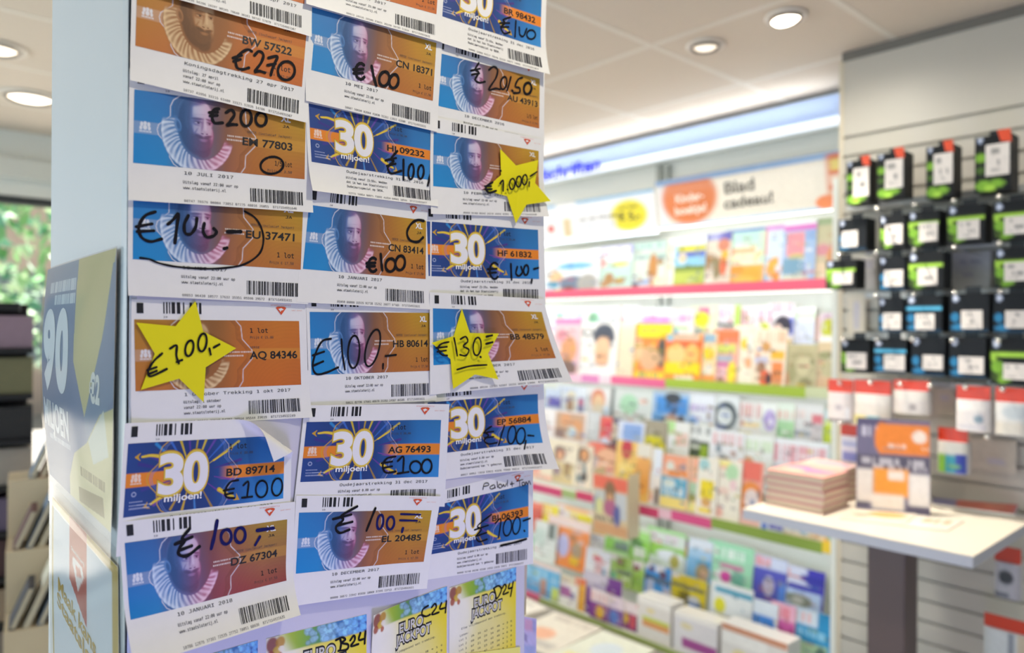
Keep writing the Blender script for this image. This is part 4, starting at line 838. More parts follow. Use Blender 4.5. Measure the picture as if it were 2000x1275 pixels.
# second shelf, back tier
rowof([(1060, 1145, 600, 'white magazine with pastel capitals', '#f4f6fa|t8,10,90,28,#b8c8e8|e35,18,10,8,#a0d0c0|r0,38,100,50,#f0b8d4'),
       (1140, 1206, 599, 'white magazine with a mint circle', '#f2f4f6|e24,22,16,12,#8cd0b0|t30,24,95,32,#b0b8c4'),
       (1200, 1246, 597, 'white magazine with a red title stroke', '#eef0f4|r10,0,22,40,#c47478|r30,0,100,60,#f2f4f8'),
       (1238, 1312, 600, 'white magazine with a lilac band', '#f2f6f8|t0,8,30,22,#a0c8d0|r20,18,100,32,#f0b0ea|t30,20,90,28,#d898dc|r0,32,60,60,#d8e4f0'),
       (1304, 1352, 603, 'pale magazine with purple lettering', '#ece8ea|r0,0,100,14,#f0d8dc|t10,12,90,24,#c884c8|r0,34,80,40,#a8d890|r0,42,40,60,#60a8d0'),
       (1344, 1398, 596, 'magazine with a magenta corner and yellow dot', '#e2e6cc|r30,4,70,22,#c45a94|e42,26,28,14,#eaea30|r0,40,60,100,#a8b0a0'),
       (1386, 1442, 595, 'grey car magazine with a lime edge', '#eae2ea|r80,0,100,60,#b8e060|t12,6,70,20,#e0c0dc|r0,32,80,38,#7a8480|e60,46,30,8,#a89480'),
       (1438, 1482, 597, 'white magazine with a red W title', '#f4eef0|t5,6,95,40,#c46a7c|r0,40,80,46,#a84454'),
       (1470, 1504, 598, 'white magazine with a lime oval', '#f2eaf0|t20,5,95,26,#d87aa4|e55,40,34,12,#d0dc4a|e52,40,12,5,#98b060'),
       (1496, 1547, 592, 'magazine with a dark haired woman on blue', '#f2ecf4|t4,2,96,14,#e08ca0|r40,24,100,54,#6478dc|e58,38,34,18,#3c3846|e40,46,20,12,#eccfc4|r60,58,90,66,#f0d030'),
       (1544, 1588, 600, 'pale mint and lavender magazine', '#f0f6fa|r10,8,100,20,#d4ecd4|r0,24,100,80,#d8e0f4'),
       (1572, 1604, 618, 'magazine with a strong blue panel', '#dcc4bc|r0,0,50,50,#5a9ae8|e70,24,34,30,#d4b4ac|r0,50,100,66,#5a60a0'),
       (1598, 1646, 612, 'magazine with an olive dot over an orange block', '#dcccd4|t10,0,90,16,#b088a8|e38,28,32,18,#b8bc28|r0,42,80,56,#f0f0ee|r4,62,76,82,#d89868')], 3.02, 1.39, .08, 1, 'at the back of the second shelf')
# second shelf, front tier
rowof([(1076, 1128, 622, 'pink glossy magazine with a tanned face', '#e8c0c8|r0,0,100,10,#e878b0|e60,55,30,24,#d89c70|e30,30,20,12,#e89cac|e60,88,34,14,#7a6258|e20,70,12,10,#c89468'),
       (1118, 1202, 630, 'white magazine with a man in a dark cap', '#ecebea|e30,18,14,9,#8a8c90|e30,18,8,5,#e8e8e6|e67,22,24,20,#4c5260|r44,22,92,34,#4c5260|e66,48,18,22,#ecc09c|e66,66,16,14,#e8b48c|t10,75,50,85,#d4d8dc'),
       (1192, 1234, 630, 'tall cream magazine file', '#e6dcc0|r0,0,100,8,#efe8d4'),
       (1212, 1306, 632, 'orange puzzle magazine with two yellow bars', '#ee8c44|r30,2,100,24,#f0dc28|t38,9,90,16,#b8b450|e22,30,16,8,#e85c34|e55,52,20,8,#e8c820|r0,62,32,80,#d8c030|e82,50,9,26,#5a5650|e58,60,20,22,#dcb48c|e30,45,14,22,#ecc498|r28,84,96,98,#f8dc38|t38,86,80,94,#7c9c80'),
       (1296, 1368, 652, 'orange and yellow gossip magazine', '#f29040|r10,0,90,14,#d0b8a0|r0,14,100,26,#f06a34|e30,42,26,22,#f4cc88|e72,42,18,22,#f6c070|r0,58,96,82,#f4dc18|r30,84,80,92,#fbf4e4|e10,8,10,8,#90c0d4'),
       (1360, 1396, 650, 'cream puzzle booklet with a yellow hat', '#f2d8a8|r10,2,90,18,#90b0c8|e55,40,34,12,#f0d028|e20,44,12,10,#90c8c0|r0,80,100,100,#f0a058|e60,70,26,10,#e8e0d0'),
       (1386, 1438, 643, 'red and lime puzzle magazine with a yellow figure', '#f0b0a0|r0,2,100,24,#f07c50|r10,26,90,42,#d4dc70|r20,46,80,56,#a8b8cc|r0,58,70,66,#c86ca8|r0,66,60,86,#f0c0c8|e80,76,16,20,#f8e438|e40,90,12,8,#a07868'),
       (1428, 1480, 635, 'cream magazine with a round yellow sticker', '#f8ecd8|e50,30,24,10,#f8d048|r50,20,100,60,#e8ece4|e60,62,12,12,#f0b080|e55,82,30,14,#f8f0e0|t10,4,90,12,#f4dcc4'),
       (1466, 1532, 642, 'cream magazine with an orange column', '#f4e4d0|t8,4,96,22,#eec0a0|e40,30,14,8,#d8a060|r55,36,95,50,#f8bc38|r60,54,92,88,#f49050|r8,46,48,58,#c8c8e0|e28,64,14,10,#a87c60|e42,82,18,14,#e86a48|e52,82,9,9,#40343c|r60,88,90,100,#c8a060'),
       (1526, 1592, 672, 'magazine with a grey stone face', '#c4bc94|e60,40,36,34,#b8b088|e62,44,22,22,#d0c8a0|e60,46,16,3,#8c8260|e12,72,16,14,#dc9a78|e70,82,20,12,#989064|r24,20,90,26,#a89c74|e30,60,12,20,#a8a278'),
       (1584, 1648, 668, 'magazine with a pale blue spine and sage picture', '#d8c4a0|r0,0,12,100,#b0c4cc|e45,26,30,8,#98986c|e55,52,30,16,#c0b890|e40,80,30,12,#d8b490|r0,92,60,100,#c0c450')], 2.94, 1.285, .11, 1, 'at the front of the second shelf')
# third shelf, three tiers
rowof([(1050, 1092, 758, 'magazine with an olive edge and purple picture', '#c8d4e8|r0,0,20,100,#a89c60|r40,20,100,44,#6a62b8|r30,60,100,80,#7088cc|e60,80,20,8,#b060a8'),
       (1082, 1142, 753, 'white fashion magazine with a blonde figure', '#e2e8f0|t10,4,80,14,#c0cce0|e50,36,18,26,#e4dcc4|e48,40,10,18,#b08868|r75,24,90,60,#7068a0|e82,34,8,7,#c85478|r0,30,18,70,#6470b8|r0,78,60,92,#8890d0'),
       (1138, 1188, 755, 'white magazine with a red haired figure', '#ecebea|e52,26,28,22,#e08c6c|e54,34,22,18,#f0cca0|e54,56,24,20,#e4d4b8|r70,40,100,100,#d4e4f0|r0,60,40,100,#c8ccd0'),
       (1190, 1278, 760, 'pale magazine with a mint blot', '#dfe4e0|e40,30,20,20,#b4e0bc|r0,0,6,100,#5c686c|e46,70,9,12,#d8a48c|e72,22,10,6,#f0d4c8|r60,50,95,95,#eceeec'),
       (1270, 1342, 766, 'magazine with a dark hat on bright blue', '#a8c4e0|r10,8,95,40,#4890d8|e55,10,22,10,#3a4048|e55,58,20,20,#c8a088|e80,62,12,22,#54443c|e32,66,14,20,#40444c|r0,40,30,90,#6aa4dc'),
       (1336, 1392, 768, 'white magazine with a violet title and blue ball', '#e4e8f0|t12,20,90,32,#c0a8dc|e24,58,22,18,#90b8ec|r50,52,84,82,#dce0c8|r84,50,96,84,#d0a878'),
       (1386, 1440, 772, 'white magazine with a black ring', '#e4eaec|e52,34,40,24,#46525a|e48,36,28,15,#e4eaea|r20,58,48,84,#5478e0|r76,60,100,90,#c4d0e8'),
       (1434, 1488, 782, 'white magazine with a red title over yellow', '#ecebe8|t8,6,92,30,#dc8c90|r20,38,80,46,#f0d8a0|r4,56,60,72,#e8d838|r60,62,96,82,#f0b040|e80,76,16,8,#f0e020'),
       (1482, 1514, 786, 'white magazine with a violet disc', '#e6eae8|e55,30,36,18,#b4a0dc|e62,32,12,6,#f0ecfc|r0,80,60,92,#e0dc90'),
       (1508, 1548, 786, 'white and green magazine', '#dfeae0|t6,12,96,26,#e0b0a8|r0,30,100,62,#acd8a8|r50,56,100,68,#88c890|e60,80,20,14,#e4d8c8'),
       (1544, 1604, 788, 'white magazine with a red tag and dark bars', '#e0e0e2|r64,16,98,32,#dc7884|t10,10,60,24,#e8d0cc|r0,44,90,52,#98a0b0|r0,58,60,68,#a8b4c4|r60,30,96,80,#d4ccd0'),
       (1598, 1650, 800, 'pale blue magazine with a lime dot', '#d4e4ea|e30,38,34,20,#ccdc3c|r50,0,100,100,#dce8ec')], 3.03, .96, .10, 2, 'at the back of the third shelf')
rowof([(1040, 1142, 800, 'magazine with a row of faces under white', '#e8e2e4|r40,4,95,60,#c8a488|e60,20,10,14,#e0a478|e80,30,12,14,#dca070|r42,40,60,60,#8c7470|e72,44,10,12,#c8d8dc|r0,0,40,40,#f2eef0'),
       (1132, 1166, 802, 'grey and white magazine', '#c8ccd0|e50,30,30,30,#d0d4d8|r0,60,60,100,#d8dcd8'),
       (1152, 1190, 812, 'red magazine with a pale blue oval', '#e46a60|r60,10,100,40,#d0404c|e70,70,36,26,#d4e0f4|r0,60,30,100,#ecb0a8'),
       (1178, 1208, 815, 'dark magazine with cream spots', '#584c68|e50,30,30,20,#d0c4b0|e30,66,24,18,#8c3c58|e76,60,14,18,#484050|r0,0,30,20,#c83c48'),
       (1202, 1254, 822, 'pale blue magazine', '#d4dcf0|r20,6,90,40,#88a8e0|r30,50,90,60,#e0d4e8|r0,70,100,100,#d8e4ec'),
       (1246, 1298, 820, 'taupe magazine with a yellow dome', '#9c9480|e52,62,46,38,#d8d014|r0,78,100,100,#8c8c84|r6,0,94,30,#a49c88'),
       (1290, 1342, 822, 'white magazine with a lime flash', '#e4e6e4|r6,0,44,24,#b4e098|t50,20,96,44,#e4b4a4|r40,70,96,100,#a8b488|r0,30,40,100,#e6e8ec'),
       (1334, 1390, 828, 'white wine magazine with a green picture', '#e8ecec|t12,4,92,18,#7c8488|r6,30,84,96,#3c463c|r14,56,56,94,#6a8c28|r54,36,80,94,#94b428|r20,36,52,44,#c8ccc0'),
       (1382, 1450, 840, 'white food magazine with a pink title and orange dish', '#e6eaf0|t8,6,90,26,#e4bcc4|e26,34,8,8,#8090a0|e52,74,36,22,#d08450|e54,76,16,14,#b4583c|e26,84,14,14,#8c9444|e78,88,12,12,#c8b870'),
       (1444, 1506, 848, 'white food magazine with a light green title', '#e8eeee|t6,10,94,30,#cce4c4|e24,56,20,16,#d49c70|e64,76,16,14,#80706c|e20,84,20,14,#a8b488'),
       (1498, 1614, 858, 'white magazine with a long pink title', '#e6eaf2|t6,10,94,40,#e2a4b2|r0,46,34,84,#ccd0e0|e44,90,8,8,#a0a8a0|r40,60,90,100,#e8ecf2'),
       (1606, 1652, 880, 'pale blue magazine with a dark bottle', '#d4e2ea|r44,20,64,64,#8c6c64|r70,0,100,100,#a8b4d0|r10,10,30,50,#b4c8d0')], 2.94, .835, .12, 2, 'in mid tier, third shelf')
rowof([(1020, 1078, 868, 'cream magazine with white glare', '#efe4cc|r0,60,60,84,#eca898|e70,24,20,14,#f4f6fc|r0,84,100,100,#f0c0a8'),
       (1062, 1124, 858, 'cream magazine with a long haired woman', '#ece2cc|e44,32,20,18,#907466|e46,36,10,12,#e4ac84|r22,52,90,100,#d8c490|e40,72,12,12,#a08c94|r62,50,80,80,#a88c60'),
       (1112, 1154, 868, 'magazine with a dark haired woman in a scarf', '#e8dac4|e56,24,30,18,#6e5a50|e60,24,18,14,#dc9c64|e40,62,36,26,#7c8c90|e44,56,14,16,#ece0d0|e66,76,14,10,#54504c'),
       (1138, 1216, 865, 'magazine with a large smiling face and auburn hair', '#dcd2c4|e52,16,48,20,#843c34|e30,14,26,16,#e0705c|e58,38,32,28,#e4b08c|e44,34,10,3,#a87054|e68,36,8,3,#a87054|e58,54,14,4,#d4887c|e84,40,8,26,#6a4a44|r0,62,70,100,#eae6de|e24,40,12,14,#c8b4b4'),
       (1198, 1266, 862, 'yellow magazine with a red pendant', '#ecc46c|e30,14,16,18,#c43444|r10,40,64,84,#f0d884|e80,54,24,34,#e8a858|e40,60,18,12,#ecd060|r60,0,100,24,#e4e0d4'),
       (1238, 1288, 872, 'white magazine with a blonde child', '#eeeae6|e40,34,24,18,#d89850|e42,38,14,13,#e8b07c|e30,66,36,24,#ece4e8|r70,0,100,50,#e4ecf8|e40,86,34,14,#e4b494|r80,70,96,100,#6c5c50'),
       (1284, 1342, 888, 'box of orange striped sweets with a blue label', '#f4c4a4|r10,0,90,32,#f0a484|e36,22,14,10,#e4ece4|r30,28,94,40,#e88c40|r4,42,96,80,#48a8d0|e36,54,22,8,#dce8e4|t16,60,90,76,#e4eef0|r4,80,96,100,#f0dc80'),
       (1334, 1368, 892, 'orange striped box with green below', '#f4c0a4|r60,0,84,44,#f49874|r0,46,100,70,#b4d4b4|r0,70,100,80,#98983c|r10,82,90,100,#ece48c'),
       (1358, 1398, 894, 'white box with yellow pictures', '#f0ece0|e30,12,26,10,#a4d0d4|r18,38,84,70,#f2dc20|e50,76,24,8,#dca860|r14,86,76,94,#f4e03c'),
       (1388, 1444, 897, 'cream box with red and green top', '#f2ecde|r8,2,60,12,#f4e890|t10,10,60,18,#f0b8a4|e66,20,22,14,#b8e0b4|e40,52,20,6,#ecd0c4|e30,88,14,8,#e8b4a4|e72,40,12,10,#f0d0d4'),
       (1436, 1486, 900, 'red box with an orange and white ring', '#f2a898|r20,0,90,30,#f07868|e54,58,46,26,#f09038|e60,60,30,17,#ecdcd8|e64,64,10,6,#a0a4c0|r0,84,100,100,#f0c4bc')], 2.80, .725, .12, 2, 'at the front of the third shelf')
rowof([(1484, 1530, 1000, 'blue and white leaflet', '#dce4f0|r10,10,30,90,#5878d8|r40,10,96,80,#6c68c8|r50,40,96,60,#a060b8'),
       (1526, 1580, 1012, 'pale leaflet with small colourful dots', '#eee8e0|e20,30,14,20,#e4686c|e50,40,16,20,#b0d8b8|e80,50,14,24,#a8c4dc|r0,80,100,100,#f0d8c0'),
       (1576, 1640, 1022, 'orange and white leaflet', '#f0d8b8|r20,10,36,80,#ecc49c|r56,20,90,90,#f0a860|e74,60,14,20,#a8d8b4|e90,40,10,20,#ec8c4c')], 2.79, .722, .10, 2, 'lying under the table beside the green strip')
# magazine file clipped to the third shelf
t = thing('magazine_file', 'cream cardboard file hanging on the pink shelf edge with a red headed magazine', 'magazine file', on(1195, 1030, 0, 2.655))
def filebox(root):
    X = 2.655; a, b = on(1158, 1000, 0, X), on(1226, 1000, 0, X); zt, zb_ = on(1192, 930, 0, X)[2], on(1192, 1046, 0, X)[2]
    mb = MB(); mb.box((X + .004, b[1], zb_), (X + .008, a[1], zt + .0)); mb.box((X + .008, b[1], zb_), (X + .085, b[1] + .003, zt + .02)); mb.box((X + .008, a[1] - .003, zb_), (X + .085, a[1], zt + .02)); mb.box((X + .008, b[1], zb_), (X + .085, a[1], zb_ + .003))
    mb.build('file_case', mat('cream_card', '#ddd0b0', .7), root)
    ny, nx = 30, 22; u, v = np.meshgrid(np.linspace(a[1], b[1], nx), np.linspace(zt, zb_, ny)); P = np.stack([np.full(u.shape, X), u, v], -1)
    C = paint('#dcc8a0|r0,0,100,24,#f2725a|e50,34,18,26,#8c6c4c|e50,40,10,12,#d8a478|e54,54,24,14,#b8688c|r4,26,36,44,#ccd0cc|r64,26,96,70,#ccd0d4|e12,52,12,14,#6a80b8|e18,54,12,14,#e0e0a0|r4,68,66,80,#d8c8a8|r2,80,100,98,#d8a478|e70,64,10,18,#5c64a4|t8,72,60,78,#605048', nx, ny, 3)
    mb = MB(); mb.grid(P, C); mb.build('front_picture', COVER, root)
filebox(t)
# fourth shelf booklets
W3 = 'at the back of the fourth shelf'
rowof([(1030, 1056, 980, 'red puzzle booklet', '#d85848|r0,0,100,20,#e8806c'), (1050, 1086, 984, 'yellow puzzle booklet', '#ece02c|r0,0,100,40,#f0c860|t20,8,90,34,#f4f0b0|r70,0,100,30,#f0e030'),
       (1080, 1152, 988, 'white puzzle booklet with yellow streaks', '#ece4e0|r25,4,90,14,#f0c480|r40,16,100,34,#f0e038|r0,0,100,5,#e8a88c|t8,20,60,34,#e4d0d8'), (1142, 1188, 1036, 'white booklet with a golden bar', '#e8e8f0|r0,6,100,16,#e8b040|t10,30,60,60,#b8bccc'),
       (1180, 1228, 1030, 'pale green booklet with a grey photo', '#c4e8b4|r0,40,100,80,#9cd86c|r40,44,96,74,#788c84'), (1208, 1266, 1026, 'green booklet with a dark photo', '#a4dc7c|r0,0,100,12,#d4e4cc|r0,40,100,90,#8cd040|e56,48,24,16,#548c3c|r50,56,90,84,#e4eadc'),
       (1258, 1334, 1032, 'green and white garden booklet', '#d8e4dc|r0,0,100,10,#a4dc94|t8,10,80,34,#e0d4e0|r0,40,100,70,#90cc48|e66,62,36,14,#e8eef4|e78,72,12,16,#b0a850'), (1300, 1350, 1046, 'bright green booklet', '#88d02c|r0,0,60,16,#d0d8cc|e74,30,26,20,#c0a030|r30,6,90,24,#8c7484|r0,54,100,100,#e0ecf4'),
       (1340, 1388, 1052, 'light blue booklet with a child', '#7cb4dc|r0,0,100,26,#dce4f0|r0,26,100,44,#a4c8e4|r40,50,96,60,#1c8cbc|e66,76,28,22,#a8946c|e70,80,14,12,#dcb08c'),
       (1378, 1468, 1060, 'large mint booklet with a pink cake', '#a0dcb8|t10,12,86,34,#e8f4ec|r30,44,80,54,#c878a0|e42,72,24,14,#e4ece4|e44,72,13,12,#d444a0|e70,72,16,16,#6cb49c|r4,86,90,92,#4cb0d8|r4,92,96,100,#e8eef0'),
       (1464, 1534, 1086, 'violet booklet of a blue stack', '#5458c0|r0,0,100,28,#d4dcf4|t8,4,60,24,#e8a0ac|e52,64,16,22,#c8c0d4|r80,50,100,100,#6090e4'), (1494, 1608, 1104, 'wide violet booklet with an oval photo', '#3c38b4|r0,0,70,40,#dce0f4|t6,8,40,30,#eaa4ac|r60,16,100,30,#2c30a0|r28,52,96,100,#c0d4f4|e58,76,24,14,#8c9080|e58,76,10,8,#c8c8c0|r14,56,30,90,#4c80e0')], 2.97, .36, .16, 3, W3)
rowof([(1040, 1084, 1018, 'grey white booklet', '#e4eae8|r60,0,90,40,#788480|t0,20,50,60,#c8e0d8'), (1030, 1068, 1046, 'teal green booklet', '#54b080|r0,0,100,16,#d8e8e0|t10,20,90,70,#90d0b0'), (1064, 1146, 1012, 'orange booklet with a violet oval', '#f09048|r0,0,100,18,#ecd8d4|e42,56,14,24,#c4c4f0|e18,50,10,16,#e8d8c8|e74,60,12,18,#b8a080|r60,74,80,90,#ecc030'),
       (1060, 1144, 1048, 'red booklet with a brown photo', '#dc5c54|r0,0,80,24,#ecc4c0|e26,60,12,14,#ecc4c4|r74,10,100,54,#d03c30|r46,58,76,98,#8c7450|r76,60,100,100,#e0dcc8'), (1142, 1190, 1072, 'white booklet with a red heart and blue globe', '#e6e6ee|e48,30,20,8,#d86470|e64,76,22,22,#7cb0d8|r60,86,96,98,#303c50|r40,40,70,80,#e8c4cc'),
       (1184, 1232, 1084, 'olive booklet with dark bars', '#a4c468|r0,0,60,18,#e4dce0|r36,4,76,40,#7c9830|r40,46,100,58,#5c6468|e24,76,20,20,#70b898|e50,20,12,8,#a06870'), (1226, 1256, 1094, 'narrow green booklet', '#a8d060|r0,0,90,24,#e8e0dc|e50,24,20,10,#904c54|r0,50,100,80,#90bc50'),
       (1248, 1284, 1100, 'blue booklet with a pale column', '#3c90dc|r0,0,60,16,#dce0ec|e60,14,14,8,#704058|r20,34,96,46,#44586c|r40,46,90,100,#b4bcd8'), (1276, 1308, 1106, 'second blue booklet beside the yellow one', '#3c94dc|r0,0,60,20,#e4e4ec|e50,24,24,12,#60405c|r0,36,100,50,#506478|r60,60,100,100,#c8c4d4'),
       (1300, 1378, 1124, 'yellow and black booklet with a blue ball', '#d8c420|r0,0,40,12,#e4dce0|r30,2,84,26,#d0b810|r6,28,96,40,#706c48|r34,48,60,84,#706420|e74,80,16,18,#4c84d4|e70,66,14,10,#d4d8e4|t6,46,34,90,#b8a818')], 2.84, .27, .14, 3, 'in mid tier, fourth shelf')
rowof([(1020, 1092, 1098, 'light blue booklet with white lettering', '#68b8e8|r0,0,100,14,#f0dcd8|t8,20,90,56,#a4d8f4|r50,46,66,96,#c09480|r80,60,100,100,#c8d870'), (1086, 1128, 1124, 'white booklet with a purple square', '#ece8e4|r10,0,90,24,#e0d4bc|r8,36,66,70,#a868a8|r66,50,86,72,#6c80b4|r86,0,100,20,#e07858'), (1120, 1142, 1128, 'narrow orange booklet', '#ecb03c|r0,0,100,20,#ec8058'),
       (1136, 1212, 1122, 'purple booklet with a silver title', '#743c90|r0,0,64,36,#ccc4d4|r60,18,96,60,#702c8c|t6,24,60,40,#b0a4c4|r0,64,24,96,#6c2c84'), (1152, 1188, 1152, 'purple booklet with a yellow arch', '#803c90|r0,0,100,44,#e8dce0|t0,10,90,40,#e0b4b4|e56,74,24,22,#e0b030'), (1184, 1218, 1164, 'purple booklet with a blue arch', '#783c94|r0,0,100,44,#e8d8e0|t0,10,90,40,#d8c0d8|e46,74,26,24,#6080c8'),
       (1212, 1250, 1176, 'purple booklet with a yellow arch and a red block', '#8c3c7c|r0,0,100,40,#ecdce0|e20,62,22,24,#e4b828|r50,44,80,90,#d05060|r80,44,100,100,#40386c|e90,6,12,10,#d85c48')], 2.655, .168, .10, 3, 'at the fourth shelf front')
rowof([
       (1382, 1464, 1140, 'white booklet with a teal line and garden photo', '#dfe4e4|r10,8,100,16,#3c98b8|e24,36,14,12,#dcd828|r10,60,20,90,#5cb8b0|r26,50,96,96,#a89c74|e50,66,14,12,#c4c8d0|r60,86,100,100,#94b060'),
       (1460, 1514, 1172, 'blue and white booklet with a figure', '#dce6f0|r4,24,90,60,#3c88dc|t10,34,80,52,#c4dcf4|e20,84,14,18,#4470a8|r40,66,100,100,#ccc8bc'), (1500, 1548, 1176, 'pink booklet', '#d460a8|r0,0,100,26,#ecb4cc|t20,6,80,22,#e8808c|r60,56,96,90,#a0406c'), (1524, 1622, 1188, 'turquoise booklet with a green field', '#1c8cc4|r16,0,70,24,#d4e0ec|t20,6,66,20,#e8b0b4|t30,28,90,40,#8cc8e4|r24,48,92,100,#a8c8a0|e80,66,12,16,#4c6c60|r0,20,20,80,#48a4d4')], 2.78, .185, .14, 3, 'at the fourth shelf front')
# bright boxes on the bottom shelf and newspapers lying on it
for xl, xr, yt, desc, spec in ((1246, 1311, 1172, 'white document box with a lime and orange stripe', '#e6e0dc|r0,0,100,16,#f6f2ee|r16,46,96,56,#c8d040|r16,56,96,70,#e09858|e40,30,12,6,#e8d8a0'), (1317, 1402, 1206, 'white document box with a purple stripe', '#e4e0e4|r0,0,100,12,#f8f4f0|r20,60,100,84,#a85098|e30,30,14,8,#e4d8b0'), (1410, 1540, 1236, 'white document box with a terracotta lid', '#e8e4e0|r0,0,100,14,#d89878|r0,14,70,40,#f6f4f0|e30,60,12,12,#e4d8a0')):
    standing('document_box', desc + ' at the bottom', 'box', xl, xr, yt, 2.66, .165, .02, spec, thick=.10, group='boxes at the bottom of the rack', side='#e4e0dc')
r = np.random.default_rng(31)
for k, (x, y, z, a, spec, d) in enumerate(((2.36, 2.35, .172, .1, '#e8e2d4|t8,6,92,16,#c8c0b4|e40,60,24,16,#f0b898|r10,76,90,90,#c8c4bc', 'topmost newspaper on the low ledge with an orange photo'), (2.37, 2.72, .170, -.12, '#ece6da|t8,6,92,14,#9c9890|e60,40,24,14,#eca890|e30,74,20,12,#f2c0a8', 'newspaper on the low ledge with two salmon photos'),
                                            (2.36, 3.06, .171, .2, '#e6dfd2|e50,50,24,20,#f4eeb0|e70,20,20,12,#e490b0|r10,70,90,84,#b8b0a4', 'newspaper on the low ledge with a pink flower'), (2.36, 2.06, .170, .05, '#e8ecdc|e50,40,24,20,#d8e4ec|r10,70,90,84,#f0e8b0', 'pale newspaper on the low ledge nearest the boxes'))):
    ex = np.array([math.cos(a + 1.57), math.sin(a + 1.57), 0]); ey = np.array([math.cos(a), math.sin(a), 0]); u, v = np.meshgrid(np.linspace(.14, -.14, 22), np.linspace(.19, -.19, 26))
    P = np.array([x, y, z + .012 + .001 * k]) + u[..., None] * ex + v[..., None] * ey; C = paint(spec, 22, 26, k)
    mb = MB(); mb.grid(P, C, flip=False); B = P - (0, 0, .012); mb.grid(B, PAGE, flip=True)
    for p, q in ((P[0], B[0]), (P[-1], B[-1]), (P[:, 0], B[:, 0]), (P[:, -1], B[:, -1])): mb.grid(np.stack([q, p]), PAGE)
    tag(mb.build('newspaper', PRINT), d, 'newspaper', 'newspapers on the low ledge')
mb = MB(); mb.box((2.20, 1.75, .14), (2.590, YB, .17)); mb.box((2.24, 1.80, 0), (2.585, YB, .14)); tag(mb.build('display_ledge', mat('ledge_grey', '#9a968e', .6)), 'low grey ledge in front of the rack carrying newspapers', 'ledge')
# ------------------------------------------------------------------ slatted ink wall
SLAT = mat('slat_panel', '#c9c4b8', .45, noise=.02, nscale=5)
zs0, pit, gh, gd = 2.245, .0694, .011, .014
prof = [(XI, CEIL - .03), (XI, zs0)]; z = zs0
while z > .12:
    prof += [(XI + .001, z), (XI + gd, z - .001), (XI + gd, z - gh + .001), (XI, z - gh)]; z -= pit; prof.append((XI, z))
prof += [(XI, .0)]
prof = [prof[0]] + [p for a, p in zip(prof, prof[1:]) if abs(a[0] - p[0]) + abs(a[1] - p[1]) > 1e-6]
mb = MB(); n = len(prof); ya, yb = YI, -1.5
v = [(x, ya, z) for x, z in prof] + [(x, yb, z) for x, z in prof]; mb.add(v, [(i, i + 1, n + i + 1, n + i) for i in range(n - 1)])
mb.box((XI + gd + .002, yb, 0), (XI + .06, ya, CEIL - .03)); wall_ink = mb.build('wall_ink', SLAT); wall_ink['kind'] = 'structure'
box_obj('trim_4', (XI - .004, -1.5, CEIL - .034), (XI + .06, YI + .002, CEIL - .001), mat('shadow_gap', '#77736c', .6), kind='structure')
box_obj('trim_5', (XI - .002, YI - .004, 0), (XI + .06, YI + .012, CEIL - .03), mat('panel_end', '#d8cdb6', .5), kind='structure')
BLACKC = mat('black_carton', '#17181c', .4); STEEL = mat('chrome', '#f2f0ea', .10, metal=1); LABELM = mat('price_label', attr=True, rough=.55)
ACR = mat('clear_plastic_strip', '#d6d8d6', .2)
def pack_art(kind):
    c1, c2 = {'g': ('#7fb23a', '#a9d84e'), 'b': ('#2f7fae', '#58b4dc'), 'n': ('#5a7a2c', '#8fb848')}[kind[0]]
    s = '#15171a|e18,62,16,14,%s|e30,86,22,10,%s|e12,84,10,8,#3d5220|e8,45,8,6,%s' % (c1, c1, c2) if kind[0] != 'b' else '#14171c|e14,62,11,12,%s|e22,88,18,8,%s|r0,95,100,100,#1d4868' % (c1, c1)
    if 'x' in kind: s = '#15171a|e16,38,15,9,%s|e16,60,12,7,#4a6a2a|e25,88,24,9,%s|e60,86,26,6,%s|e42,94,16,6,%s' % (c1, c1, c1, c2)
    if 's' in kind: s += '|r0,30,100,40,%s' % c2
    s += '|e14,%d,8,%d,#b8c8e8|e14,%d,4,%d,#eef2fa' % ((6, 4, 6, 2) if 'x' in kind else (12, 8, 12, 4))
    return s
def hook(px, py, X, label):
    """steel display hook: rod out of the slat wall with a turned-up end"""
    tip = on(px, py, 0, X); t = thing('display_hook', label, 'hook', (XI, tip[1], tip[2]), 'chrome display hooks of the slat wall')
    mb = MB(); mb.tube([(XI + .004, tip[1], tip[2] - .006), (X + .012, tip[1], tip[2] - .006), (X + .002, tip[1], tip[2] - .002)], .0026, 8); mb.build('rod', STEEL, t, smooth=True)
    mb = MB(); a = np.linspace(-math.pi / 2, math.pi / 2, 9); mb.lathe([(max(.0078 * math.cos(q), 1e-4), .0078 * math.sin(q)) for q in a], 16, tip); mb.build('end_ball', STEEL, t, smooth=True)
    mb = MB(); mb.box((XI - .004, tip[1] - .016, tip[2] - .022), (XI + .001, tip[1] + .016, tip[2] + .006)); mb.build('back_plate', STEEL, t, bevel=.001)
    return tip
